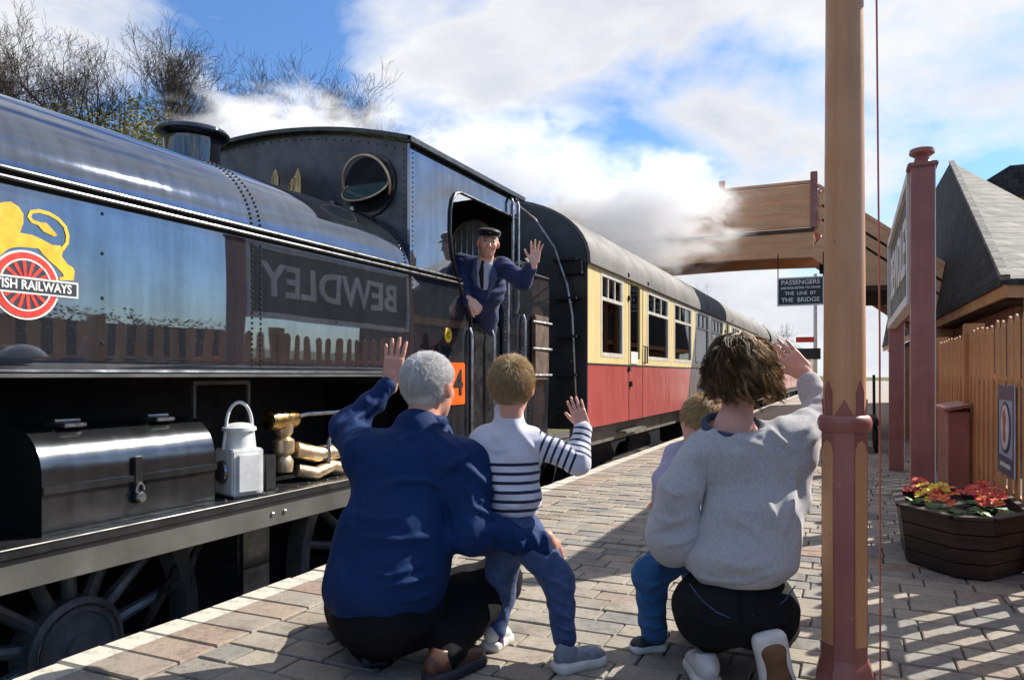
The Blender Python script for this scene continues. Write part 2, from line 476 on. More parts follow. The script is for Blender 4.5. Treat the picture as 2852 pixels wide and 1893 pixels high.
def make_ground():
    mb = MB()
    # track formation, then a grass bank that climbs to a wooded ridge beyond the far line
    prof = [(-400, 16), (-90, 16), (-52, 13.5), (-30, 8.6), (-17, 2.0), (-11, -1.2), (-2.5, -1.25), (8, -1.25), (60, -1.0), (400, 0)]
    ys = [-60, -20, 0, 15, 30, 50, 80, 120, 200, 400, 900]
    vs, fs = [], []
    for y in ys:
        for x, z in prof:
            k = max(0, min(1, (90 - y) / 60)) if x < -11 else 1
            vs.append((x, y, z * (k if z > 0 else 1) - (0 if z < 0 else 0)))
    n = len(prof)
    for j in range(len(ys) - 1):
        for i in range(n - 1):
            fs.append((j * n + i, j * n + i + 1, (j + 1) * n + i + 1, (j + 1) * n + i))
    mb._add(vs, fs)
    tag(mb.build('ground', M['grass'], smooth=True, ang=80), kind='structure')
    b = MB()
    b.prism([(-10.5, -1.24), (-9.6, -1.02), (-2.75, -1.02), (-2.75, -1.24)], 'y', -20, 300)
    tag(b.build('track_bed', M['ballast']), kind='structure')
make_ground()

def make_track(cx, name, label):
    t = empty(name, (cx, 0, RAIL_Z))
    for s in (-1, 1):
        p = [(-.07, -.14), (.07, -.14), (.07, -.125), (.012, -.115), (.012, -.04), (.035, -.035), (.035, 0), (-.035, 0), (-.035, -.035), (-.012, -.04), (-.012, -.115), (-.07, -.125)]
        mb = MB(); mb.prism([(q[0] + s * .7525, q[1]) for q in p], 'y', -15, 260)
        mb.build('rail', M['rail_steel'], t)
    me = MB().box(-1.3, 1.3, -.125, .125, -.2, -.145, .01).mesh('sleeper', M['sleeper'])
    for i in range(70):
        link('sleeper', me, t, (0, -6 + i * .76, 0))
    tag(t, label, 'track'); t['kind'] = 'structure'
make_track(TC, 'railway_track', 'railway track beside the platform under the train')
make_track(-7.6, 'railway_track', 'second railway track beyond the train')

def make_platform():
    p = empty('platform', (0, 0, 0)); p['kind'] = 'structure'
    mb = MB()
    mb.box(EDGE + .03, 30, -12, 14.0, -1.2, -.014)
    mb.build('platform_bed', M['mortar'], p)
    mb = MB(); mb.box(EDGE + .03, 30, 14.0, 150, -1.2, 0)
    mb.build('far_paving', M['far_paving'], p)
    # coping stones, each with a strip of worn white paint along the edge
    def stone_mesh():
        m = MB(); w, x0, xm, x1 = .170, 0, .145, .42
        b = .006
        def slab(xa, xb, mi, ca, cb):
            m.mi = mi
            ya, yb = -w / 2, w / 2
            vs = [(xa, ya, -.07), (xb, ya, -.07), (xb, yb, -.07), (xa, yb, -.07), (xa, ya, -b), (xb, ya, -b), (xb, yb, -b), (xa, yb, -b),
                  (xa + ca, ya + b, 0), (xb - cb, ya + b, 0), (xb - cb, yb - b, 0), (xa + ca, yb - b, 0)]
            fs = [(0, 3, 2, 1), (0, 1, 5, 4), (1, 2, 6, 5), (2, 3, 7, 6), (3, 0, 4, 7), (4, 5, 9, 8), (5, 6, 10, 9), (6, 7, 11, 10), (7, 4, 8, 11), (8, 9, 10, 11)]
            m._add(vs, fs)
        slab(x0, xm, 0, b * 2, 0); slab(xm, x1, 1, 0, b)
        me = m.mesh('coping_stone', [M['white_line'], M['coping']])
        return me
    sm = stone_mesh(); rr = random.Random(3)
    y = 1.0; i = 0
    while y < 30:
        link('coping_stone', sm, p, (EDGE + rr.uniform(-.005, .005), y, rr.uniform(-.003, .003)), (rr.uniform(-.01, .01), rr.uniform(-.006, .006), rr.uniform(-.012, .012)))
        y += .1775; i += 1
    mb = MB(); mb.mi = 0; mb.box(EDGE, EDGE + .145, y, 150, -.07, .002); mb.mi = 1; mb.box(EDGE + .146, EDGE + .42, y, 150, -.07, .001)
    mb.build('far_coping', [M['white_line'], M['coping']], p)
    mb = MB(); mb.box(EDGE + .02, EDGE + .06, -12, 150, -1.2, -.075)
    mb.build('platform_face', M['wall_brick'], p)
    # paving bricks in courses across the platform
    def brick(m, x0, x1, y0, y1, dz, sk):
        b = .0045
        c = [(x0, y0), (x1, y0 + sk), (x1, y1 + sk), (x0, y1)]
        ci = [(x0 + b, y0 + b), (x1 - b, y0 + b + sk), (x1 - b, y1 - b + sk), (x0 + b, y1 - b)]
        vs = [(*q, -.05) for q in c] + [(*q, dz - b) for q in c] + [(*q, dz) for q in ci]
        fs = [(0, 1, 5, 4), (1, 2, 6, 5), (2, 3, 7, 6), (3, 0, 4, 7), (4, 5, 9, 8), (5, 6, 10, 9), (6, 7, 11, 10), (7, 4, 8, 11), (8, 9, 10, 11)]
        m._add(vs, fs)
    allb = []
    xs0, xs1 = EDGE + .43, 1.15
    yy = 0.6; row = 0
    while yy < 13.95:
        hgt = rr.uniform(.126, .142)
        x = xs0 + (.0 if row % 2 else -.11) + rr.uniform(-.03, .03)
        while x < xs1:
            l = rr.choice((.21, .23, .23, .25, .19))
            a, b_ = max(x, xs0), min(x + l, xs1)
            if b_ - a > .05: allb.append((a, b_, yy, yy + hgt))
            x += l + .008
        yy += hgt + .009; row += 1
    cy, sy = math.cos(YAW), math.sin(YAW)
    def in_view(b):
        mx, my = (b[0] + b[1]) / 2, (b[2] + b[3]) / 2
        d = -mx * sy + my * cy; l = mx * cy + my * sy
        return d > 2.35 and abs(l / d) < .72
    def hidden(b):
        mx, my = (b[0] + b[1]) / 2, (b[2] + b[3]) / 2
        return False
    cand = sorted([b for b in allb if in_view(b)], key=lambda b: -((b[1] - b[0]) * (b[3] - b[2])) / max(.1, (-(b[0] + b[1]) / 2 * sy + (b[2] + b[3]) / 2 * cy)) ** 3)
    single = set(cand[:300])
    shapes = {}
    rest = MB(); rnds = []
    for b in allb:
        if b in single:
            l, w = round(b[1] - b[0], 2), round(b[3] - b[2], 2)
            if (l, w) not in shapes:
                m = MB(); brick(m, -l / 2, l / 2, -w / 2, w / 2, 0, 0)
                shapes[(l, w)] = m.mesh('brick', M['paver'])
            link('brick', shapes[(l, w)], p, ((b[0] + b[1]) / 2, (b[2] + b[3]) / 2, rr.uniform(-.004, .003)), (rr.uniform(-.009, .009), rr.uniform(-.007, .007), rr.uniform(-.014, .014)))
        else:
            k = len(rest.v)
            brick(rest, b[0], b[1], b[2], b[3], rr.uniform(-.004, .003), rr.uniform(-.003, .003))
            rnds += [rr.random()] * (len(rest.v) - k)
    o = rest.build('paving_bricks', M['paver'], p)
    o['kind'] = 'stuff'
    at = o.data.attributes.new('rnd', 'FLOAT', 'POINT'); at.data.foreach_set('value', rnds)
make_platform()

# ================================================================== station
CYW, SYW = math.cos(YAW), math.sin(YAW)
def make_column():
    c = empty('iron_column', (-.022, 2.74, 0))
    def oct_(r, z0, z1, r1=None, ph=R(22.5), n=8):
        m = MB(); m.lathe((0, 0, 0), [(r, z0), (r1 or r, z1)], n, phase=ph); return m
    oct_(.100, 0, .05, .095).build('base_flange', M['maroon_paint'], c)
    m = MB(); m.lathe((0, 0, 0), [(.095, .05), (.086, .085), (.080, .10), (.0765, .11)], 8, phase=R(22.5)); m.build('base_moulding', M['maroon_paint'], c)
    oct_(.0760, .11, .865).build('octagonal_plinth', M['maroon_paint'], c)
    # tan panels on alternate faces of the plinth
    ap = .0760 * math.cos(R(22.5)); hw = .0760 * math.sin(R(22.5)) * .82
    for k in range(8):
        a = -math.pi / 2 + k * math.pi / 4
        if k % 2 == 0: continue
        n = Vector((math.cos(a), math.sin(a), 0)); t = Vector((-math.sin(a), math.cos(a), 0))
        pr = [(-hw, .16), (hw, .16), (hw, .80), (hw * .6, .825), (0, .835), (-hw * .6, .825), (-hw, .80)]
        mb = MB()
        vs = [n * (ap - .002) + t * u + Vector((0, 0, z)) for u, z in pr] + [n * (ap + .0035) + t * u * .94 + Vector((0, 0, z)) for u, z in pr]
        q = len(pr)
        mb._add(vs, [tuple(range(q)), tuple(range(q, 2 * q))] + [(i, (i + 1) % q, q + (i + 1) % q, q + i) for i in range(q)])
        mb.build('panel', M['tan_paint'], c)
    m = MB(); m.lathe((0, 0, 0), [(.076, .862), (.080, .868), (.083, .882), (.0855, .892), (.083, .905), (.077, .915), (.070, .918)], 24); m.build('collar', M['maroon_paint'], c, True)
    m = MB()
    prof = [(.0665, .915)] + [(.0665 - .0135 * t / 10, .93 + 2.37 * t / 10) for t in range(11)]
    m.lathe((0, 0, 0), prof, 28); m.build('shaft', M['tan_paint'], c, True)
    # maroon leaf points rising from the collar
    for k in range(8):
        a = -math.pi / 2 + k * math.pi / 4
        hgt = .055 if k % 2 == 0 else .115; w = .026 if k % 2 == 0 else .014
        mb = MB(); vs = []
        for rad in (.0655, .0715):
            for u, z in ((-w, .915), (w, .915), (w, .915 + hgt * (.1 if k % 2 == 0 else .7)), (0, .915 + hgt), (-w, .915 + hgt * (.1 if k % 2 == 0 else .7))):
                aa = a + u / .067
                vs.append((math.cos(aa) * rad, math.sin(aa) * rad, z))
        mb._add(vs, [(0, 1, 2, 3, 4), (5, 6, 7, 8, 9)] + [(i, (i + 1) % 5, 5 + (i + 1) % 5, 5 + i) for i in range(5)])
        mb.build('leaf_point', M['maroon_paint'], c)
    m = MB(); m.lathe((0, 0, 0), [(.06, 3.3), (.09, 3.34), (.10, 3.38), (.10, 3.42), (.07, 3.46)], 24); m.build('capital', M['maroon_paint'], c, True)
    mb = MB(); mb.tube([(-.10 * CYW, -.10 * SYW, 2.345), (.10 * CYW, .10 * SYW, 2.345)], .010, 8)
    for q in (-1, 1): mb.lathe((q * .105 * CYW, q * .105 * SYW, 2.345), [(.004, -.018), (.017, -.008), (.017, .008), (.004, .018)], 10)
    mb.build('ladder_bar', M['matte_black'], c, True)
    for k in range(4):
        a0, a1 = math.pi / 2 * k + .3, math.pi / 2 * (k + 1) + .3
        lo, hi = .10, .17
        mb = MB(); mb._add([(lo * math.cos(a0), lo * math.sin(a0), 3.5), (lo * math.cos(a1), lo * math.sin(a1), 3.5), (hi * math.cos(a1), hi * math.sin(a1), 3.85), (hi * math.cos(a0), hi * math.sin(a0), 3.85)], [(0, 1, 2, 3)])
        pn = mb.build('lantern_pane', M['glass_pale'], c)
        mb = MB(); mb.tube([(lo * math.cos(a0), lo * math.sin(a0), 3.46), (hi * math.cos(a0), hi * math.sin(a0), 3.87)], .012, 6); mb.build('lantern_bar', M['maroon_paint'], pn)
    m = MB(); m.lathe((0, 0, 0), [(.20, 3.86), (.20, 3.88), (.09, 4.02), (.05, 4.06), (.06, 4.1), (.01, 4.16)], 16); m.build('lantern_roof', M['maroon_paint'], c, True)
    tag(c, 'tall tan iron column with maroon octagonal plinth beside the kneeling woman', 'column')
    w = MB(); w.tube([(.088, 2.80, 0.0), (.086, 2.80, 1.2), (.068, 2.795, 3.3)], .0035, 6)
    tag(w.build('earth_wire', M['maroon_paint']), 'thin red conduit wire running up the right side of the tan column', 'wire')
make_column()

def make_running_in_board():
    b = empty('station_nameboard', (.45, 5.97, 0))
    PX, Y0, Y1 = .0, .0, 3.32
    def post(y):
        m = MB(); m.prism([(-.072, y - .075), (.072, y - .075), (.072, y + .075), (-.072, y + .075)], 'z', 0, 2.50)
        o = m.build('post', M['maroon_paint'], b)
        c = MB(); c.box(-.095, .095, y - .098, y + .098, 2.50, 2.53, .008); c.lathe((0, y, 0), [(.08, 2.53), (.05, 2.555), (.045, 2.58), (.082, 2.605), (.078, 2.635), (.02, 2.655)], 16)
        c.build('finial', M['maroon_paint'], o, True)
        e = MB(); e.box(.073, .079, y - .076, y - .052, 0.02, 2.50)
        e.build('edge_strip', M['board_white'], o)  # narrow white strip down the post's right-hand edge
        return o
    post(Y0); post(Y1)
    m = MB(); m.box(-.060, -.02, Y0 + .09, Y1 - .09, 1.62, 2.46); m.build('panel', M['board_black'], b)
    for nm, a in (('frame_rail', (Y0 + .08, Y1 - .08, 1.56, 1.63)), ('frame_rail', (Y0 + .08, Y1 - .08, 2.44, 2.51)), ('frame_stile', (Y0 + .08, Y0 + .14, 1.632, 2.438)), ('frame_stile', (Y1 - .14, Y1 - .08, 1.632, 2.438))):
        m = MB(); m.box(-.09, -.012, a[0], a[1], a[2], a[3]); m.build(nm, M['board_white'], b)
    lettering('lettering', 'BEWDLEY', M['board_white'], b, .60, (-.064, (Y0 + Y1) / 2, 2.04), (R(90), 0, R(-90)), bold=.012, sx=1.0)
    m = MB(); m.box(-.011, .03, Y0 + .1, Y1 - .1, 1.57, 1.63); m.build('rear_batten', M['maroon_paint'], b)
    tag(b, 'station nameboard on two maroon posts, seen nearly edge on', 'signboard')
make_running_in_board()

FX = .88
def make_fence():
    f = empty('picket_fence', (FX, 0, 0))
    pm = {}
    m = MB(); w, t, hh = .108, .012, 1.40
    m.prism([(-w / 2, .05), (w / 2, .05), (w / 2, hh - .05), (w / 2 - .03, hh - .012), (0, hh), (-w / 2 + .03, hh - .012), (-w / 2, hh - .05)], 'x', -t, 0)
    pick = m.mesh('picket', M['fence_tan'])
    m = MB(); m.box(.032, .046, -.08, .08, .05, 1.05)
    back = m.mesh('backing_board', M['fence_tan'])
    rr = random.Random(5); y = 1.2; i = 0
    while y < 21:
        link('picket', pick, f, (rr.uniform(-.004, .004), y, rr.uniform(-.012, .012)), (rr.uniform(-.006, .006), 0, rr.uniform(-.02, .02)))
        if y > 5.6: link('backing_board', back, f, (0, y + .104, rr.uniform(-.01, .01)))
        y += .208
    for z in (.30, .98):
        m = MB(); m.box(.001, .022, 1.1, 21, z, z + .045); m.build('rail', M['fence_tan'], f)
    for y in (2.3, 4.7, 7.1, 9.5, 11.9, 14.3, 16.7, 19.1):
        m = MB(); m.box(-.045, .10, y - .05 + .001, y + .05, 0, 1.47, .006)
        m.build('post', M['maroon_paint'] if False else M['fence_tan'], f)
    tag(f, 'long golden tan picket fence behind the planter and nameboard', 'fence')
make_fence()

def make_fence_box():
    b = empty('wooden_box', (.80, 7.35, 0))
    m = MB(); m.box(-.10, .05, -.52, .30, .0, .76, .008); m.build('case', M['maroon_paint'], b)
    m = MB(); m.prism([(-.13, .76), (.055, .80), (.055, .825), (-.13, .785)], 'y', -.56, .34); m.build('lid', M['maroon_paint'], b)
    tag(b, 'low maroon wooden box standing against the tan fence', 'box')
make_fence_box()

def make_poster():
    p = empty('enamel_sign', (.846, 5.33, .45))
    m = MB(); m.box(0, .008, -.25, .25, 0, .54); m.build('board', M['poster_pale'], p)
    for nm, a in (('border', (-.25, .25, .50, .54)), ('border', (-.25, .25, 0, .11)), ('border', (-.25, -.225, .111, .499)), ('border', (.225, .25, .111, .499)), ('heading_band', (-.2249, .2249, .45, .499))):
        m = MB(); m.box(-.003, -.0005, *a); m.build(nm, M['poster_blue'], p)
    def oval(nm, ry, rz, x0, x1, mat, cz=.285, cy=0):
        m = MB(); m.prism([(cy + ry * math.cos(2 * math.pi * k / 32), cz + rz * math.sin(2 * math.pi * k / 32)) for k in range(32)], 'x', x0, x1); return m.build(nm, mat, p)
    oval('oval_ring', .165, .155, -.0045, -.002, M['poster_blue'])
    oval('oval_field', .13, .135, -.0065, -.0035, M['board_white'])
    m = MB(); m.prism([(-.02, .19), (.05, .21), (.03, .30), (.06, .36), (0, .40), (-.05, .34), (-.02, .28), (-.045, .23)], 'x', -.0085, -.006); m.build('red_figure', M['poster_red'], p)
    m = MB(); m.box(-.004, -.0032, -.17, .17, .045, .07); m.build('lettering_band', M['board_white'], p)
    tag(p, 'tall enamel sign with a white oval in an indigo border on the fence', 'sign')
make_poster()

def make_planter():
    cx, cy = .56, 4.98
    t = empty('octagonal_planter', (cx, cy, 0))
    def ring(ax, ay, cut):
        return [(-ax, -ay + cut), (-ax + cut * .75, -ay), (ax - cut * .75, -ay), (ax, -ay + cut), (ax, ay - cut), (ax - cut * .75, ay), (-ax + cut * .75, ay), (-ax, ay - cut)]
    top, bot = ring(.315, .58, .30), ring(.275, .53, .27)
    nb = 4; H = .315
    for k in range(8):
        k2 = (k + 1) % 8
        for j in range(nb):
            z0, z1 = .012 + j * (H - .012) / nb, .012 + (j + 1) * (H - .012) / nb - .006
            def pt(i, z, ins):
                f = z / H
                x = bot[i][0] + (top[i][0] - bot[i][0]) * f; y = bot[i][1] + (top[i][1] - bot[i][1]) * f
                l = math.hypot(x, y); return (x - x / l * ins, y - y / l * ins, z)
            a = [pt(k, z0, 0), pt(k2, z0, 0), pt(k2, z1, 0), pt(k, z1, 0)]; b = [pt(k, z0, .03), pt(k2, z0, .03), pt(k2, z1, .03), pt(k, z1, .03)]
            m = MB(); m._add(a + b, [(0, 1, 2, 3), (7, 6, 5, 4), (0, 4, 5, 1), (1, 5, 6, 2), (2, 6, 7, 3), (3, 7, 4, 0)])
            m.build('slat', M['tub_wood'], t)
        a, b_ = top[k], top[k2]
        m = MB(); m.beam((a[0] * .97, a[1] * .97, H + .008), (b_[0] * .97, b_[1] * .97, H + .008), .055, .016); m.build('rim', M['tub_wood'], t)
    m = MB(); m.prism([(x * .9, y * .9) for x, y in top], 'z', .02, .262); m.build('soil', M['soil'], t)
    for k in (1, 2, 5, 6):
        m = MB(); m.box(bot[k][0] * .85 - .03, bot[k][0] * .85 + .03, bot[k][1] * .85 - .03, bot[k][1] * .85 + .03, 0, .02); m.build('foot', M['tub_wood'], t)
    tag(t, 'dark wooden octagonal planter of primulas by the tan fence', 'planter')
    # the plants
    rr = random.Random(11)
    def plant(x, y, kind, label):
        e = empty('primula', (cx + x, cy + y, .262))
        m = MB()
        for i in range(14):
            a = rr.uniform(0, 6.28); L = rr.uniform(.07, .12); w = L * .33; tl = rr.uniform(.25, .9)
            d = Vector((math.cos(a), math.sin(a), 0)); s = Vector((-d.y, d.x, 0))
            p = [Vector((0, 0, .01)), d * L * .35 + Vector((0, 0, L * .35 * tl)), d * L * .75 + Vector((0, 0, L * .5 * tl)), d * L + Vector((0, 0, L * .42 * tl))]
            vs = [p[0], p[1] - s * w * .8, p[1] + s * w * .8, p[2] - s * w, p[2] + s * w, p[3]]
            m._add(vs, [(0, 1, 2), (1, 3, 4, 2), (3, 5, 4)])
        m.build('leaves', M['leaf'], e)
        for i in range(16):
            a = rr.uniform(0, 6.28); q = math.sqrt(rr.random()) * .075
            c = Vector((math.cos(a) * q, math.sin(a) * q, rr.uniform(.075, .150)))
            nrm = Vector((math.cos(a) * q * 5, math.sin(a) * q * 5, 1)).normalized() + Vector((-.15, -.35, 0))
            nrm.normalize(); u = nrm.orthogonal().normalized(); v = nrm.cross(u)
            m = MB(); r_ = rr.uniform(.024, .033)
            for k in range(5):
                b0 = 2 * math.pi * k / 5
                def D(th, rad, lift): return c + (u * math.cos(th) + v * math.sin(th)) * rad + nrm * lift
                m._add([D(0, 0, 0), D(b0 - .5, r_ * .75, .004), D(b0 - .3, r_, .007), D(b0 + .3, r_, .007), D(b0 + .5, r_ * .75, .004)], [(0, 1, 2, 3, 4)])
            fl = m.build('flower', M['petal_' + (kind if kind != 'mixed' else rr.choice(('red', 'orange')))], e)
            m = MB(); m.lathe(c + nrm * .004, [(.005, 0), (.006, .003), (.002, .006)], 6); m.build('flower_eye', M['petal_yellow'], fl)
        tag(e, label, 'plant', 'primulas in the planter')
    plant(-.20, .18, 'red', 'red primula at the left end of the planter')
    plant(-.13, -.03, 'yellow', 'yellow primula in the planter')
    plant(-.07, -.19, 'mixed', 'orange and red primula in front of the yellow one')
    plant(.12, .20, 'red', 'red primula at the back of the planter by the fence')
    plant(.15, .0, 'red', 'red primula right of the planter centre')
    plant(.14, -.20, 'mixed', 'red and orange primula at the front right of the planter')
make_planter()

def make_footbridge():
    Y0 = 16.9; W = 1.7
    b = empty('footbridge', (0, Y0, 0))
    XE, XW = -.72, -11.5
    for side, y in ((0, 0.0), (1, W)):
        und = [(XW + (XE - XW) * i / 40, 3.53 + .03 * math.sin(math.pi * min(max((i / 40 - .70) / .30, 0), 1))) for i in range(41)]
        m = MB(); m.prism([(XW, 4.06)] + und + [(XE, 4.06)], 'y', y - .06, y + .06); m.build('main_beam', M['bridge_tan'], b)
        m = MB(); m.box(XW, XE, y - .10, y + .10, 4.062, 4.14); m.build('beam_capping', M['bridge_dark'], b)
        for j in range(3):
            z = 4.18 + j * .30
            m = MB(); m.box(XW, XE - .002, y - .025, y + .025, z, z + .285); m.build('parapet_board', M['bridge_tan'], b)
        m = MB(); m.box(XW, XE, y - .055, y + .055, 5.085, 5.15, .01); m.build('handrail', M['bridge_tan'], b)
        for x in (XE, -2.6, -4.5, -6.4, -8.3, -10.2):
            m = MB(); m.box(x - .07, x + .07, y - .075, y + .075, 4.142, 5.32, .012); m.build('post', M['maroon_paint'] if x == XE else M['bridge_tan'], b)
        # stair flight down to the platform
        sx, sz = 4.6, 3.55
        a, c = Vector((XE + .03, y, 3.79)), Vector((XE + sx, y, 3.79 - sz))
        m = MB(); m.beam(a, c, .11, .50); m.build('stringer', M['bridge_tan'], b)
        for j in range(3):
            o = Vector((.05, 0, .42 + j * .30))
            m = MB(); m.beam(a + o, c + o, .05, .28); m.build('stair_board', M['bridge_tan'], b)
        m = MB(); m.beam(a + Vector((.04, 0, 1.24)), c + Vector((.04, 0, 1.24)), .10, .07); m.build('stair_handrail', M['bridge_tan'], b)
        for x, z in ((1.6, 2.05), (3.6, .55)):
            m = MB(); m.box(XE + x - .06, XE + x + .06, y - .06, y + .06, 0, z + .2); m.build('stair_post', M['tan_paint'], b)
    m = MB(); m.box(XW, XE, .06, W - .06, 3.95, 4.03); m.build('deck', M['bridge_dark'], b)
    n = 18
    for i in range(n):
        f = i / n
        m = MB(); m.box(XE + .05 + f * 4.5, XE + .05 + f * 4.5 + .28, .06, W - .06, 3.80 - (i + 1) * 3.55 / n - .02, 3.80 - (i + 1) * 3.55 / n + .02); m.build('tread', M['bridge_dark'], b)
    m = MB(); m.box(XE + .1, XE + .28, .1, .28, 3.2, 3.52); m.build('bracket', M['matte_black'], b)
    for y in (.4, 1.3):
        m = MB(); m.lathe((.1, y, 0), [(.11, 0), (.11, .3), (.075, .34), (.065, 3.5)], 14); m.build('leg', M['tan_paint'], b, True)
        m = MB(); m.lathe((-9.6, y, 0), [(.11, -1.2), (.11, -.7), (.075, -.6), (.065, 3.5)], 14); m.build('leg', M['tan_paint'], b, True)
    tag(b, 'tan timber footbridge over the railway with stairs down to the platform', 'footbridge')
    s = empty('warning_sign', (-.98, Y0 - .14, 2.51))
    m = MB(); m.box(-.46, .46, 0, .03, 0, .60); m.build('plate', M['board_black'], s)
    for a in ((-.46, .46, 0, .03), (-.46, .46, .57, .60), (-.46, -.435, .031, .569), (.435, .46, .031, .569)):
        m = MB(); m.box(a[0], a[1], -.008, -.001, a[2], a[3]); m.build('border', M['board_white'], s)
    for k, (tx, sz, z) in enumerate((('PASSENGERS', .135, .49), ('ARE REQUESTED TO CROSS', .062, .375), ('THE  LINE  BY', .10, .26), ('THE  BRIDGE', .13, .12))):
        lettering('lettering', tx, M['board_white'], s, sz, (0, -.004, z), (R(90), 0, 0), bold=.002)
    for x in (-.445, .445):
        m = MB(); m.tube([(x, .015, .6), (x, .015, 1.1)], .012, 6); m.build('hanger', M['matte_black'], s)
    tag(s, 'black and white passengers notice hung under the footbridge', 'sign')
make_footbridge()

def make_building():
    b = empty('station_building', (1.69, 10.66, 0))
    P = Vector((0, 0, 2.17)); T = Vector((.42, 9.3, 5.93)); Rr = Vector((1.75, .7, 2.17)); E = Vector((-.55, 22, 2.17)); Tf = Vector((.1, 22, 5.9)); Rf = Vector((3.2, 22, 2.17))
    def slab(nm, pts, mat, th=.05):
        n = (pts[1] - pts[0]).cross(pts[2] - pts[0]).normalized()
        if n.z < 0: n = -n
        m = MB(); q = len(pts)
        m._add(list(pts) + [p + n * th for p in pts], [tuple(range(q)), tuple(range(q, 2 * q))] + [(i, (i + 1) % q, q + (i + 1) % q, q + i) for i in range(q)])
        return m.build(nm, mat, b)
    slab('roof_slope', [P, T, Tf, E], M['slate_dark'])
    slab('roof_hip', [P, Rr, T], M['slate_lit'])
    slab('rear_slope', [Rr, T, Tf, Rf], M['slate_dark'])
    m = MB(); m.beam(P + Vector((0, 0, .06)), T + Vector((0, 0, .06)), .10, .07); m.build('hip_tiles', M['slate_lit'], b)
    for a, c in ((P, E), (P, Rr)):
        m = MB(); m.beam(a + Vector((0, 0, -.11)), c + Vector((0, 0, -.11)), .05, .15); m.build('fascia', M['fence_tan'], b)
        m = MB(); m.beam(a + Vector((0, 0, -.005)), c + Vector((0, 0, -.005)), .11, .06); m.build('gutter', M['slate_dark'], b)
    m = MB(); m.prism([(.25, .9), (1.55, 1.35), (2.9, 21.6), (-.25, 21.6)], 'z', 0, 1.95); m.build('wall', M['wall_brick'], b)
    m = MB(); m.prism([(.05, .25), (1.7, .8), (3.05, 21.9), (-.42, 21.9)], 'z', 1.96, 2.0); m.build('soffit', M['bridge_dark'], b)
    for k in range(5):
        m = MB(); y = 2.2 + k * 3.3
        m.obox((.17 - .0245 * (y - 1), y, 1.15), (.03, 0, 0), (0, .45, 0), (0, 0, .55)); o = m.build('window', M['maroon_paint'], b)
        m = MB(); m.obox((.14 - .0245 * (y - 1), y, 1.15), (.012, 0, 0), (0, .38, 0), (0, 0, .48)); m.build('pane', M['glass_dark'], o)
    tag(b, 'station building with steep dark slate roof behind the tan fence', 'building')
    r = empty('rear_building', (3.2, 26.6, 0))
    m = MB(); m.box(.2, 6, 0, 7, 0, 6.4); m.build('wall', M['wall_brick'], r)
    m = MB(); m.prism([(0, 6.4), (0, 6.62), (1.1, 7.3), (6.2, 7.3), (6.2, 6.4)], 'y', -.2, 7.2); m.build('roof', M['slate_dark'], r)
    for k in range(3):
        m = MB(); m.box(1 + k * 1.6, 1.9 + k * 1.6, -.03, -.001, 4.3, 5.6); o = m.build('window', M['board_white'], r)
        m = MB(); m.box(1.08 + k * 1.6, 1.82 + k * 1.6, -.05, -.031, 4.38, 5.52); m.build('pane', M['glass_dark'], o)
    tag(r, 'dark roofed building rising behind the station building', 'building')
make_building()

def make_shelter():
    # waiting shelter and barrow under the bridge stairs
    s = empty('timber_shelter', (-.05, 14.4, 0))
    for i in range(8):
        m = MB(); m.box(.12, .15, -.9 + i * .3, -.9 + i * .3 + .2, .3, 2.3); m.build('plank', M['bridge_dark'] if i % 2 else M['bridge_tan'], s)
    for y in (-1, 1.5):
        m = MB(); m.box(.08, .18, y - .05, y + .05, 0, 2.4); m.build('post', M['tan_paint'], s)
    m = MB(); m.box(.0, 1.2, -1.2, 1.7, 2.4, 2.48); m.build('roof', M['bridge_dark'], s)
    for z in (2.05, 1.75):
        m = MB(); m.box(.06, .079, -1, 1.5, z, z + .05); m.build('rail', M['board_white'], s)
    tag(s, 'dark plank shelter with tan posts below the bridge stairs', 'shelter')
    b = empty('luggage_barrow', (.02, 11.6, 0))
    m = MB()
    for i in range(5):
        m = MB(); m.box(-.3, .3, -.5 + i * .2, -.5 + i * .2 + .16, .45, .48); m.build('slat', M['bridge_dark'], b)
    for x in (-.28, .28):
        m = MB(); m.box(x - .03, x + .03, -.6, .6, .38, .448); m.build('frame_bar', M['matte_black'], b)
        m = MB(); m.tube([(x, .55, .42), (x, .62, .8), (x, .7, 1.05)], .02, 8); m.build('handle', M['matte_black'], b, True)
        for y in (-.35, .35):
            m = MB(); m.lathe((x - .02, y, .18), [(.05, -.01), (.18, 0), (.18, .04), (.05, .05)], 20, 'x'); m.build('wheel', M['matte_black'], b, True)
    tag(b, 'old black luggage barrow on the platform right of the column', 'barrow')
make_shelter()

def make_signal():
    s = empty('signal_post', (-1.35, 33, 0))
    m = MB(); m.lathe((0, 0, 0), [(.09, 0), (.07, 5.2)], 10); m.build('post', M['board_white'], s, True)
    m = MB(); m.box(-.75, .05, -.06, -.03, 2.4, 2.62); m.build('arm', M['emblem_red'], s)
    m = MB(); m.box(-.8, .2, -.08, -.04, 1.7, 2.15); m.build('notice', M['board_black'], s)
    tag(s, 'far signal post with a red arm beyond the footbridge', 'signal')
make_signal()

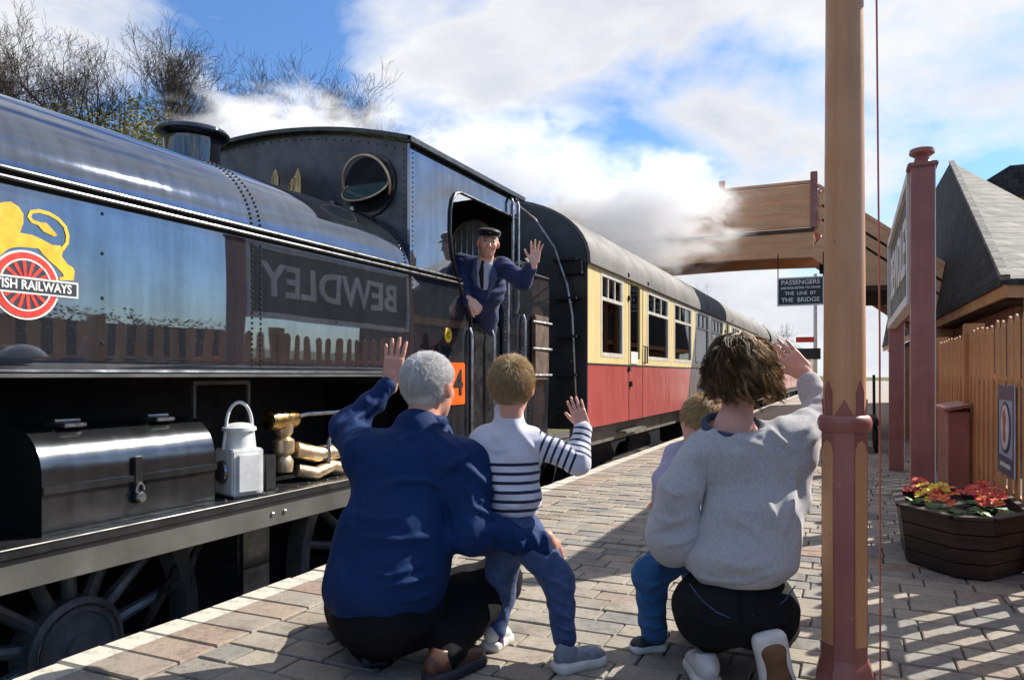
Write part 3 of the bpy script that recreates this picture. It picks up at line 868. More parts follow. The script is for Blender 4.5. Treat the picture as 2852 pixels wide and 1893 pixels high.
def make_added_hedge():
    # unseen clipped foliage added behind the fence to darken the tank's reflection
    h = empty('added_hedge', (4.6, 2, 0)); rr = random.Random(8)
    m = MB()
    for i in range(26000):
        x, y, z = rr.uniform(-.8, .8), rr.uniform(-9, 7.5), rr.uniform(.05, 1.7)
        if abs(x) < .6 and z < 1.55: x = math.copysign(.62 + rr.uniform(0, .2), x)
        a = Vector((rr.uniform(-1, 1), rr.uniform(-1, 1), rr.uniform(-1, 1))).normalized(); s = a.orthogonal().normalized(); L = rr.uniform(.04, .09); c = Vector((x, y, z + .05 * math.sin(y * 1.7)))
        m._add([c, c + a * L * .5 + s * L * .3, c + a * L, c + a * L * .5 - s * L * .3], [(0, 1, 2, 3)])
    m.build('foliage', M['added_hedge_leaf'], h)
    m = MB(); m.box(-.55, .55, -8.8, 7.3, 0, 1.5); m.build('branches', M['bark'], h)
    tag(h, 'dark green foliage added unseen behind the tan fence to darken the tank reflection', 'added_hedge')
M['added_hedge_leaf'] = simple('added_hedge_leaf', (.022, .03, .013), (.011, .016, .007), .8, 0, 3, .2, 10)
make_added_hedge()
# ================================================================== locomotive
SX = -2.75                        # plane of the tank and cab sides
LION = [(1.632, 1.649), (1.662, 1.665), (1.688, 1.672), (1.716, 1.66), (1.733, 1.636), (1.733, 1.604), (1.724, 1.578), (1.721, 1.566), (1.764, 1.566), (1.8, 1.556), (1.84, 1.541), (1.874, 1.543), (1.882, 1.518), (1.878, 1.503), (1.901, 1.477), (1.925, 1.465), (1.93, 1.451), (1.926, 1.417), (1.871, 1.412), (1.869, 1.421), (1.886, 1.427), (1.884, 1.437), (1.859, 1.46), (1.833, 1.478), (1.807, 1.5), (1.789, 1.52), (1.719, 1.515), (1.688, 1.506), (1.672, 1.494), (1.652, 1.473), (1.632, 1.433), (1.607, 1.396), (1.582, 1.38), (1.569, 1.385), (1.594, 1.428), (1.613, 1.478), (1.607, 1.517), (1.591, 1.541), (1.578, 1.559), (1.588, 1.587), (1.604, 1.621)]
TAIL = [(1.878, 1.527), (1.9, 1.558), (1.902, 1.588), (1.892, 1.619), (1.865, 1.643), (1.828, 1.657), (1.789, 1.659), (1.762, 1.65), (1.754, 1.631), (1.766, 1.616), (1.793, 1.611)]
TUFT = [(1.779, 1.616), (1.818, 1.62), (1.842, 1.599), (1.86, 1.581), (1.848, 1.574), (1.807, 1.586), (1.789, 1.604)]

def arc(cx, cz, rx, rz, a0, a1, n):
    return [(cx + rx * math.cos(R(a0 + (a1 - a0) * i / n)), cz + rz * math.sin(R(a0 + (a1 - a0) * i / n))) for i in range(n + 1)]

def make_loco():
    L = empty('steam_locomotive', (TC, 0, RAIL_Z))
    def B(mb, name, mat, parent=None, smooth=False, ang=35):
        o = mb.build(name, mat, parent or L, smooth, ang)
        if parent is None: o.location = (-TC, 0, -RAIL_Z)      # geometry is written in world coordinates
        return o
    yf, yb = -1.35, 4.345
    # pannier tanks: flat polished side with a rolled top
    for s in (1, -1):
        X = lambda x: TC + s * (x - TC)
        side = [(X(-2.80), 1.055), (X(-2.765), 1.062), (X(-2.752), 1.085), (X(-2.75), 1.12), (X(-2.75), 1.73)]
        top = [(X(-2.75), 1.73)] + [(X(p[0]), p[1]) for p in arc(-3.30, 1.76, .55, .445, 0, 90, 18)[1:]] + [(X(-3.52), 2.205), (X(-3.52), 1.9)]
        m = MB(); m.sheet(side, 'y', yf, yb, .012)
        t = B(m, 'side_tank', M['enamel'], None, True)
        m = MB(); m.sheet(top, 'y', yf, yb, .012); B(m, 'tank_top', M['enamel_top'], t, True)
        m = MB(); m.sheet([(X(-3.5), 1.075), (X(-2.81), 1.06)], 'y', yf, yb, .01); B(m, 'tank_bottom', M['matte_black'], t)
        poly = [(X(-3.5), 1.08)] + [(X(x - .012 if x > -3 else x), z) for x, z in ((-2.80, 1.08), (-2.765, 1.12), (-2.765, 1.73))] + [(X(p[0]), p[1] - .02) for p in arc(-3.30, 1.76, .53, .445, 0, 90, 10)[1:]] + [(X(-3.5), 2.18)]
        for y in (yf + .01, yb - .03):
            m = MB(); m.prism(poly, 'y', y, y + .012); B(m, 'end_plate', M['satin_black'], t)
        if s < 0: continue
        # double row of rivets round the tank, and the lap at the cab end: too small to pick apart, one part
        m = MB()
        outline = [(-2.748, 1.10 + i * .0265) for i in range(24)] + [(p[0] + .002, p[1]) for p in arc(-3.30, 1.76, .552, .447, 4, 88, 26)]
        for y in (2.875, 2.935, 4.30):
            for x, z in outline:
                m.lathe((x - .002, y, z), [(.0075, 0), (.0068, .003), (.004, .0055)], 6, 'x')
        for y in (2.05, 3.55):
            for z in (1.18, 1.36, 1.54, 1.70):
                m.lathe((-2.75, y, z), [(.008, 0), (.007, .003), (.004, .006)], 6, 'x')
        o = B(m, 'tank_rivets', M['rivet'], t); o['kind'] = 'stuff'
        # dark beading and handrail along the top of the flat side
        m = MB(); m.box(-2.751, -2.738, yf, 5.02, 1.735, 1.80, .003); B(m, 'beading', M['matte_black'], t)
        for z in (1.752, 1.785):
            m = MB(); m.tube([(-2.727, yf, z), (-2.727, 5.06, z)], .0085, 8); B(m, 'handrail', M['handrail_dark'], t, True)
        m = MB(); m.box(-2.79, -2.742, yf, 4.3, 1.040, 1.056, .002); B(m, 'bottom_angle', M['footplate_grey'], t)
        # emblem: a lion astride a wheel behind a banner
        e = MB()
        e.prism(LION, 'x', -2.7492, -2.7468); lion = B(e, 'lion_emblem', M['lion'], t)
        e = MB()
        pts = [Vector((-2.748, y, z)) for y, z in TAIL]
        for a, b in zip(pts, pts[1:]):
            e.beam(a, b + (b - a).normalized() * .003, .0022, .0125, (0, b.z - a.z, -(b.y - a.y)) if False else (1, 0, 0)) if False else None
        n_ = len(TAIL); lft = []; rgt = []
        for i in range(n_):
            p0, p1 = TAIL[max(i - 1, 0)], TAIL[min(i + 1, n_ - 1)]
            d = Vector((p1[0] - p0[0], p1[1] - p0[1])).normalized(); q = Vector(TAIL[i]); w = .0068
            lft.append((q.x - d.y * w, q.y + d.x * w)); rgt.append((q.x + d.y * w, q.y - d.x * w))
        for i in range(n_ - 1):
            e.prism([lft[i], lft[i + 1], rgt[i + 1], rgt[i]], 'x', -2.7490, -2.7466)
        B(e, 'tail', M['lion'], lion)
        e = MB(); e.prism(TUFT, 'x', -2.7488, -2.7460); B(e, 'tail_tuft', M['lion'], lion)
        wc = (1.742, 1.379)
        def disc(r0, r1, x0, x1, mat, nm, n=40):
            q = MB()
            for k in range(n):
                a, b = 2 * math.pi * k / n, 2 * math.pi * (k + 1) / n
                f = lambda r_, t_: (wc[0] + r_ * math.cos(t_), wc[1] + r_ * math.sin(t_))
                q.prism([f(r0, a), f(r1, a), f(r1, b), f(r0, b)], 'x', x0, x1)
            return B(q, nm, mat, t)
        disc(.0, .127, -2.7495, -2.7462, M['emblem_white'], 'wheel_rim_white')
        disc(.0, .119, -2.7465, -2.7445, M['emblem_red'], 'wheel_rim_red')
        disc(.090, .096, -2.7448, -2.7437, M['emblem_white'], 'wheel_inner_line')
        disc(.0, .0895, -2.7448, -2.7440, M['emblem_dark'], 'wheel_field')
        q = MB()
        for k in range(16):
            a = 2 * math.pi * k / 16 + .1
            d = Vector((math.cos(a), math.sin(a))); nn = Vector((-d.y, d.x))
            c = Vector(wc)
            q.prism([tuple(c + d * .02 + nn * .005), tuple(c + d * .089 + nn * .007), tuple(c + d * .089 - nn * .007), tuple(c + d * .02 - nn * .005)], 'x', -2.7441, -2.7428)
        o = B(q, 'wheel_spokes', M['emblem_red'], t); o['kind'] = 'stuff'
        q = MB(); q.prism([(1.542, 1.347), (1.942, 1.347), (1.942, 1.408), (1.542, 1.408)], 'x', -2.7435, -2.7425); ban = B(q, 'banner', M['emblem_white'], t)
        q = MB(); q.prism([(1.549, 1.354), (1.935, 1.354), (1.935, 1.401), (1.549, 1.401)], 'x', -2.7426, -2.7418); B(q, 'banner_field', M['emblem_dark'], ban)
        o = lettering('lettering', 'BRITISH RAILWAYS', M['emblem_white'], ban, .047, (-2.7412, 1.742, 1.3775), (R(90), 0, R(90)), depth=.0006, sx=.86, bold=.0012)
    # boiler, smokebox, chimney, dome and fittings
    m = MB(); m.lathe((TC, 0, 1.60), [(.62, -1.3), (.62, 4.3)], 36, 'y'); B(m, 'boiler', M['satin_black'], None, True)
    m = MB(); m.lathe((TC, 0, 1.60), [(.60, -2.3), (.66, -2.28), (.66, -1.36)], 36, 'y'); B(m, 'smokebox', M['matte_black'], None, True)
    ch = [(.24, 2.08), (.205, 2.14), (.185, 2.20), (.178, 2.30), (.178, 2.60), (.182, 2.625), (.222, 2.640), (.238, 2.655), (.240, 2.675), (.226, 2.690), (.185, 2.695), (.15, 2.68), (.145, 2.40)]
    m = MB(); m.lathe((TC, 3.68, 0), ch, 40); B(m, 'chimney', M['gloss_dark'], None, True, 60)
    for k, (x, y, h) in enumerate(((-3.52, 4.12, .26), (-3.62, 4.18, .22), (-3.72, 4.12, .28))):
        m = MB(); m.lathe((x, y, 2.20), [(.012, 0), (.012, .1), (.03, .11), (.03, h - .03), (.018, h), (.006, h + .03)], 12); B(m, 'whistle', M['brass'], None, True)
    m = MB(); m.box(TC - .62, TC + .62, -1.3, 4.3, .43, 1.35); B(m, 'firebox', M['matte_black'])
    m = MB(); m.box(TC - .58, TC + .58, -2.0, 6.5, -.35, .40); B(m, 'ashpan', M['matte_black'])
    # cab: side sheet with the cut-away doorway, front plate, roof
    sd = [(4.35, .43), (5.24, .43), (5.24, 1.50), (5.17, 1.60), (5.02, 1.80), (4.93, 1.97), (4.90, 2.12), (4.905, 2.28), (4.93, 2.37), (4.98, 2.43), (5.06, 2.455), (6.13, 2.455), (6.13, 2.635), (4.35, 2.635)]
    for s in (1, -1):
        X = lambda x: TC + s * (x - TC)
        m = MB(); m.prism(sd, 'x', X(-2.77), X(-2.75)); c = B(m, 'cab_side', M['enamel'])
        lip = [(X(-2.742), y, z) for y, z in sd[1:12]]
        m = MB(); m.tube(lip, .011, 8); B(m, 'doorway_beading', M['satin_black'], c, True)
        if s > 0:
            m = MB()
            for i in range(60): m.lathe((-2.75, 4.385, .6 + i * .0335), [(.007, 0), (.006, .003), (.003, .005)], 6, 'x')
            for i in range(30): m.lathe((-2.75, 4.42 + i * .057, 2.612), [(.007, 0), (.006, .003), (.003, .005)], 6, 'x')
            o = B(m, 'cab_rivets', M['rivet'], c); o['kind'] = 'stuff'
    roof = [(TC + 1.335 * u, 2.640 + .20 * (1 - u * u)) for u in [1 - 2 * i / 24 for i in range(25)]]
    m = MB(); m.sheet(roof[::-1], 'y', 4.29, 6.22, .028); B(m, 'cab_roof', M['satin_black'], None, True)
    m = MB(); m.beam((-2.715, 4.29, 2.645), (-2.715, 6.22, 2.645), .03, .035); B(m, 'rain_strip', M['satin_black'])
    front = [(TC - 1.29, 1.0)] + [(TC + 1.29, 1.0)] + [(TC + 1.29 * u, 2.632 + .20 * (1 - u * u)) for u in [1 - 2 * i / 20 for i in range(21)]]
    m = MB(); m.prism(front, 'y', 4.352, 4.37); fp = B(m, 'cab_front', M['cab_front'])
    m = MB()
    for u in [1 - 2 * i / 34 for i in range(35)]:
        m.lathe((TC + 1.25 * u, 4.352, 2.60 + .20 * (1 - u * u)), [(.003, -.005), (.006, -.003), (.008, 0)], 6, 'y')
    for i in range(12): m.lathe((TC + 1.255, 4.352, 2.05 + i * .047), [(.003, -.005), (.006, -.003), (.008, 0)], 6, 'y')
    o = B(m, 'front_rivets', M['rivet'], fp); o['kind'] = 'stuff'
    for s in (1, -1):
        cx, cz, rr_ = TC + s * .965, 2.385, .195
        m = MB(); m.prism(arc(cx, cz, rr_ + .03, rr_ + .03, 0, 360, 40)[:-1], 'y', 4.335, 4.351); w = B(m, 'spectacle_window', M['satin_black'], fp)
        m = MB(); m.prism(arc(cx, cz, rr_, rr_, 0, 360, 40)[:-1], 'y', 4.330, 4.3349); B(m, 'aperture', M['matte_black'], w)
        # the pivoted glass, tipped open about its level axis
        til = R(-38)
        ring = []
        for k in range(48):
            a = 2 * math.pi * k / 48
            u, v = rr_ * .99 * math.cos(a), rr_ * .99 * math.sin(a)
            ring.append((cx + u, 4.315 + v * math.sin(til) * .5 - .0, cz + v * math.cos(til * .5)))
        m = MB(); m.tube(ring + [ring[0]], .011, 8, False); B(m, 'glass_ring', M['brass_pale'], w, True)
        ring2 = [(cx + rr_ * .93 * math.cos(a), 4.30 + rr_ * .93 * math.sin(a) * .55, cz - .03 + rr_ * .93 * math.sin(a) * .62) for a in [2 * math.pi * k / 48 for k in range(48)]]
        m = MB(); m._add(ring2, [tuple(range(48))]); B(m, 'pane', M['glass_green'], w)
        m = MB(); m.tube(ring2 + [ring2[0]], .006, 6, False); B(m, 'pane_edge', M['brass_pale'], w, True)
    for x, z, r_ in ((-3.38, 2.26, .035), (-3.20, 2.215, .02)):
        m = MB(); m.lathe((x, 4.30, z), [(r_, 0), (r_ * 1.1, .02), (r_, .05)], 14, 'y'); B(m, 'clack_valve', M['steel'], fp, True)
    m = MB(); m.tube([(-3.45, 4.31, 2.215), (-3.2, 4.315, 2.20), (-2.98, 4.32, 2.10), (-2.82, 4.33, 1.93), (-2.79, 4.335, 1.80)], .013, 8); B(m, 'pipe', M['satin_black'], fp, True)
    # cab interior and rear plate with its barred round window
    m = MB(); m.box(TC - 1.27, TC + 1.27, 4.39, 6.1, .40, .44); B(m, 'cab_floor', M['matte_black'])
    m = MB(); m.box(TC - 1.25, TC + 1.05, 4.42, 4.62, .5, 2.1); B(m, 'backhead', M['matte_black'])
    bx_, bz_, br = TC + .88, 2.25, .215
    m = MB()
    ann = arc(bx_, bz_, br, br, 0, 360, 32)[:-1]
    x0, x1, z0, z1 = TC - 1.27, TC + 1.27, 1.95, 2.66
    corner = []
    for k in range(32):
        a = 2 * math.pi * k / 32
        dx, dz = math.cos(a), math.sin(a)
        tx = ((x1 if dx > 0 else x0) - bx_) / dx if abs(dx) > 1e-6 else 1e9
        tz = ((z1 if dz > 0 else z0) - bz_) / dz if abs(dz) > 1e-6 else 1e9
        t_ = min(tx, tz); corner.append((bx_ + dx * t_, bz_ + dz * t_))
    for k in range(32):
        k2 = (k + 1) % 32
        m.prism([ann[k], corner[k], corner[k2], ann[k2]], 'y', 6.09, 6.11)
    rp = B(m, 'cab_rear', M['matte_black'])
    m = MB(); m.prism(arc(bx_, bz_, br + .01, br + .01, 0, 360, 32)[:-1], 'y', 6.115, 6.12); B(m, 'rear_pane', M['glass_pale'], rp)  # opaque pale pane: brightness of the sky behind is put in its colour
    for i in range(7):
        x = bx_ - .18 + i * .06; hh = math.sqrt(max(br * br - (x - bx_) ** 2, .0004))
        m = MB(); m.tube([(x, 6.085, bz_ - hh), (x, 6.085, bz_ + hh)], .007, 6); B(m, 'window_bar', M['steel'], rp, True)
    m = MB(); m.tube([(bx_ + (br + .005) * math.cos(a), 6.083, bz_ + (br + .005) * math.sin(a)) for a in [2 * math.pi * k / 32 for k in range(33)]], .012, 6, False); B(m, 'window_ring', M['brass_pale'], rp, True)
    # cab doors and handrails
    m = MB(); m.box(-2.80, -2.775, 5.26, 5.54, .46, 1.47, .004); B(m, 'cab_door', M['satin_black'])
    m = MB(); m.box(-2.80, -2.775, 5.55, 5.83, .46, 1.47, .004); B(m, 'cab_door', M['satin_black'])
    for y, z0, z1 in ((5.20, .5, 1.42), (5.88, .5, 2.0), (5.98, 1.9, 2.62), (6.10, 1.6, 2.62), (5.60, .5, 1.42), (6.25, .5, 1.6)):
        m = MB(); m.tube([(-2.735, y, z0), (-2.715, y, z0 + .05), (-2.715, y, z1 - .05), (-2.735, y, z1)], .012, 8); B(m, 'grab_rail', M['steel'], None, True)
    # bunker
    bk = [(6.14, .43), (6.88, .43), (6.93, 1.2), (6.93, 1.93), (6.88, 2.0), (6.14, 2.0)]
    m = MB(); m.prism(bk, 'x', TC - 1.3, SX); m.box(SX - .03, SX, 5.86, 6.139, .43, 2.0); bo = B(m, 'bunker', M['enamel'])
    m = MB(); m.tube([(-2.745, 5.86, 2.0), (-2.745, 6.88, 2.0), (-2.8, 6.92, 2.0), (TC, 6.93, 2.0)], .016, 8); B(m, 'bunker_beading', M['satin_black'], bo, True)
    m = MB()
    for i in range(40):
        m.lathe((-2.75, 5.90, .5 + i * .037), [(.008, 0), (.007, .003), (.003, .006)], 6, 'x'); m.lathe((-2.75, 6.42, .5 + i * .037), [(.008, 0), (.007, .003), (.003, .006)], 6, 'x')
    o = B(m, 'bunker_rivets', M['rivet'], bo); o['kind'] = 'stuff'
    m = MB(); rr = random.Random(4)
    for i in range(170):
        c = Vector((rr.uniform(TC - 1.2, TC + 1.2), rr.uniform(5.95, 6.85), 2.0 + rr.uniform(-.05, .12)))
        a, b = Vector((rr.uniform(-1, 1), rr.uniform(-1, 1), rr.uniform(-1, 1))).normalized(), Vector((rr.uniform(-1, 1), rr.uniform(-1, 1), rr.uniform(-1, 1)))
        b = (b - a * b.dot(a)).normalized(); k = rr.uniform(.03, .07)
        m.obox(c, a * k, b * k * .8, a.cross(b) * k * .6)
    o = B(m, 'coal', M['matte_black'], bo); o['kind'] = 'stuff'
    m = MB(); m.box(-2.742, -2.700, 6.45, 6.80, 1.0, 1.62, .01); B(m, 'fire_iron_box', M['rust'], bo)
    for z in (1.05, 1.3, 1.55):
        m = MB(); m.tube([(-2.70, 6.4, z), (-2.69, 6.84, z)], .012, 6); B(m, 'bracket', M['steel'], bo, True)
    # plates on the cab side
    m = MB(); m.prism([(4.905 + .165 * u, .985 + .16 * v) for u, v in ((-.93, -1), (.93, -1), (1, -.93), (1, .93), (.93, 1), (-.93, 1), (-1, .93), (-1, -.93))], 'x', -2.749, -2.741)
    pl = B(m, 'number_plate', M['orange_plate']); pl.location = (-TC, .06, -RAIL_Z)
    lettering('lettering', '4', M['black_letter'], pl, .27, (-2.738, 4.965, .985), (R(90), 0, R(90)), depth=.002, bold=.006)
    m = MB(); m.prism(arc(4.876, 1.348, .05, .055, 0, 360, 28)[:-1], 'x', -2.749, -2.744); pd = B(m, 'route_disc', M['yellow_paint'])
    lettering('lettering', 'C', M['black_letter'], pd, .062, (-2.742, 4.876, 1.348), (R(90), 0, R(90)), depth=.001, bold=.001)
    # running plate and valance
    m = MB(); m.box(TC - 1.33, -2.72, -2.6, 5.22, .405, .43); fp_ = B(m, 'running_plate', M['satin_black'])
    m = MB(); m.box(-2.735, -2.715, -2.6, 5.22, .275, .395, .003); B(m, 'valance', M['footplate_grey'], fp_)
    m = MB(); m.box(-2.745, -2.695, -2.6, 5.22, .396, .438, .006); B(m, 'edge_angle', M['satin_black'], fp_)
    m = MB(); m.tube([(-2.694, -2.6, .436), (-2.694, 5.22, .436)], .004, 6); B(m, 'edge_highlight', M['footplate_grey'], fp_, True)  # highlight along the plate edge, put in as a thin paler tube
    m = MB()
    for y in (2.98, 3.07): m.lathe((-2.716, y, .335), [(.012, 0), (.012, .008), (.006, .012)], 6, 'x')
    for i in range(18): m.lathe((-2.80 - (i % 2) * .03, 2.75 + i * .13, .43), [(.009, 0), (.008, .006), (.003, .009)], 6)
    o = B(m, 'bolts', M['steel'], fp_); o['kind'] = 'stuff'
    # tool box on the running plate
    prof = [(-3.28, .432), (-2.81, .432), (-2.81, .66)] + arc(-2.985, .66, .175, .185, 0, 90, 10)[1:] + [(-3.28, .845)]
    m = MB(); m.prism(prof, 'y', 1.842, 2.69); tb = B(m, 'tool_box', M['box_black'], None, True, 30)
    m = MB(); m.box(-2.812, -2.795, 1.838, 2.694, .592, .622, .003); B(m, 'lid_lip', M['box_black'], tb)
    m = MB(); m.box(-2.81, -2.792, 2.235, 2.275, .50, .70, .003); B(m, 'hasp', M['satin_black'], tb)
    m = MB(); m.lathe((-2.79, 2.255, .525), [(.022, 0), (.024, .012), (.018, .02)], 16, 'x'); m.tube([(-2.785, 2.255 + .018 * math.cos(a), .555 + .03 * math.sin(a)) for a in [math.pi * k / 8 for k in range(9)]], .005, 6); B(m, 'padlock', M['steel'], tb, True)
    for y in (2.03, 2.47):
        m = MB(); m.box(-3.0, -2.88, y - .05, y + .05, .838, .856, .004); m.tube([(-2.94, y - .055, .862), (-2.94, y + .055, .862)], .011, 8); B(m, 'hinge', M['steel'], tb)
    # injector, pipes and brackets behind the crouching man
    inj = MB(); inj.lathe((-2.95, 3.33, .56), [(.05, -.06), (.055, 0), (.04, .03), (.06, .05), (.06, .12), (.035, .14), (.05, .16), (.055, .21), (.03, .24)], 18); io = B(inj, 'injector', M['brass_pale'], None, True)
    m = MB(); m.lathe((-2.95, 3.33, .80), [(.055, -.13), (.062, -.10), (.062, .06), (.05, .09)], 18, 'y'); B(m, 'injector_body', M['brass'], io, True)
    m = MB(); m.tube([(-2.93, 3.40, .62), (-2.90, 3.55, .58), (-2.90, 3.72, .58), (-2.90, 4.0, .6)], .048, 14); B(m, 'steam_pipe', M['brass_pale'], io, True)
    m = MB(); m.tube([(-2.93, 3.42, .50), (-2.88, 3.52, .47), (-2.88, 3.66, .50), (-2.9, 3.8, .47)], .04, 12); B(m, 'water_pipe', M['brass_pale'], io, True)
    m = MB(); m.tube([(-2.95, 3.36, .80), (-2.93, 3.5, .82), (-2.92, 3.75, .82), (-2.92, 4.1, .84)], .014, 8); B(m, 'delivery_pipe', M['steel'], io, True)
    m = MB(); m.tube([(-2.86, 3.62, .5), (-2.86, 3.62, .66), (-2.86, 3.66, .72), (-2.86, 3.74, .70)], .012, 8); B(m, 'drain_cock', M['steel'], io, True)
    m = MB(); m.box(-2.93, -2.85, 3.08, 3.16, .432, .62, .005); B(m, 'sandbox_valve', M['satin_black'])
    # lamp bracket frame
    for y in (2.73, 3.10):
        m = MB(); m.box(-3.0, -2.985, y - .008, y + .008, .432, 1.0); B(m, 'bracket_upright', M['footplate_grey'])
    m = MB(); m.box(-3.0, -2.985, 2.722, 3.108, 1.001, 1.02); B(m, 'bracket_top', M['footplate_grey'])
    # frames, wheels, springs, brake gear
    for s in (1, -1):
        m = MB(); m.prism([(-2.6, -.30), (5.6, -.30), (6.8, -.1), (6.8, .40), (-2.6, .40)], 'x', TC + s * .60, TC + s * .63); B(m, 'main_frame', M['matte_black'])
    for y in (-.15, 2.31, 4.55):
        for s in (1, -1):
            wx, wz = TC + s * .72, -.215
            m = MB(); m.lathe((wx - .065, y, wz), [(.62, 0), (.70, .0), (.705, .10), (.70, .13), (.62, .13), (.62, 0)], 48, 'x', cap=False); w = B(m, 'driving_wheel', M['wheel_grey'], None, True)
            m = MB(); m.lathe((wx - s * .0, y, wz), [(.0, -.09), (.20, -.085), (.235, -.07), (.235, .07), (.20, .085), (.17, .088), (.165, .075), (.07, .075), (.065, .10), (.0, .10)], 36, 'x'); B(m, 'wheel_boss', M['wheel_grey'], w, True)
            for k in range(14):
                a = 2 * math.pi * (k + .5) / 14
                q0 = Vector((wx, y + .2 * math.cos(a), wz + .2 * math.sin(a))); q1 = Vector((wx, y + .63 * math.cos(a), wz + .63 * math.sin(a)))
                m = MB(); m.tube([q0, q0 * .5 + q1 * .5, q1], [.036, .03, .028], 8); B(m, 'spoke', M['wheel_spoke'], w, True)
            if s > 0:
                m = MB(); m.tube([(wx + .088, y + .2 * math.cos(a), wz + .2 * math.sin(a)) for a in [2 * math.pi * k / 36 for k in range(37)]], .006, 6, False); B(m, 'boss_ring', M['steel'], w, True)
                m = MB(); m.prism([(y + .35, -.25), (y + .42, -.2), (y + .80, .27), (y + .74, .29)], 'x', wx + .03, wx + .06); B(m, 'brake_hanger', M['steel'], w)
                m = MB(); m.tube([(wx + .05, y + .9 + .25 * math.cos(a), -.1 + .3 * math.sin(a)) for a in [R(100 + 10 * k) for k in range(9)]], .018, 8); B(m, 'spring_hanger', M['steel'], w, True)
    m = MB(); m.tube([(TC + .86, -.15, -.43), (TC + .86, 3.4, -.43)], .03, 8); B(m, 'brake_pull_rod', M['steel'], None, True)
    m = MB(); m.box(-3.05, -2.9, 2.95, 3.18, -.55, .27, .02); B(m, 'sand_pipe_box', M['satin_black'])
    for y in (4.6, 5.3, 5.8):
        m = MB(); m.tube([(-2.84, y, .27), (-2.82, y, -.5)], .02, 8); B(m, 'step_hanger', M['matte_black'])
    for z in (-.5, -.12):
        m = MB(); m.box(-2.98, -2.72, 5.25, 5.85, z, z + .025); B(m, 'cab_step', M['matte_black'])
    m = MB(); m.box(TC - 1.25, TC + 1.25, -2.75, -2.6, .0, .48); bb = B(m, 'buffer_beam', M['emblem_red'])
    for s in (1, -1):
        m = MB(); m.lathe((TC + s * .87, -2.75, .16), [(.23, -.5), (.23, -.46), (.07, -.45), (.07, -.3), (.14, -.28), (.16, 0)], 20, 'y'); B(m, 'buffer', M['satin_black'], bb, True)
        m = MB(); m.lathe((TC + s * .87, 6.93, .16), [(.16, 0), (.14, .28), (.07, .3), (.07, .42), (.23, .43), (.23, .47)], 20, 'y'); B(m, 'buffer', M['satin_black'], None, True)
    tag(L, 'black steam tank locomotive with yellow lion emblem on its polished side', 'locomotive')
    # the white hand lamp standing on the running plate
    lx, ly = -2.865, 2.905
    l = empty('loco_lamp', (lx, ly, .432), R(-18))
    m = MB(); m.box(-.095, .095, -.085, .085, 0.012, .245, .008); m.build('case', M['white_enamel'], l)
    m = MB(); m.box(.096, .112, -.06, .06, .03, .22, .004); m.build('door', M['white_enamel'], l)
    m = MB(); m.lathe((0, 0, 0), [(.075, .245), (.07, .27), (.068, .33), (.085, .335), (.085, .35), (.05, .37), (.02, .375)], 20); m.build('chimney_cap', M['white_enamel'], l, True)
    m = MB(); m.tube([(.0, -.085, .24)] + [(.0, -.07 * math.cos(a), .36 + .12 * math.sin(a)) for a in [math.pi * k / 12 for k in range(13)]] + [(0, .085, .24)], .009, 8); m.build('handle', M['white_enamel'], l, True)
    m = MB(); m.lathe((0, -.085, .13), [(.055, -.02), (.06, -.005), (.055, 0)], 20, 'y'); m.build('lens_ring', M['steel'], l, True)
    m = MB(); m.box(-.08, .08, -.07, .07, 0, .012); m.build('base', M['steel'], l)
    tag(l, 'white hand lamp with looped handle standing on the engine running plate', 'lamp')
M['cab_front'] = simple('cab_front_black', (.060, .066, .078), (.032, .035, .042), .30, .35, 3.5, .12, 40, .7)
M['handrail_dark'] = simple('handrail_dark', (.16, .165, .17), (.09, .09, .095), .3, .6, 10, .05, 60)
M['wheel_grey'] = simple('wheel_grey', (.26, .27, .28), (.13, .135, .14), .45, .2, 6, .15, 30)
M['wheel_spoke'] = simple('wheel_spoke_grey', (.24, .27, .30), (.11, .125, .14), .4, .3, 6, .15, 30)
make_loco()

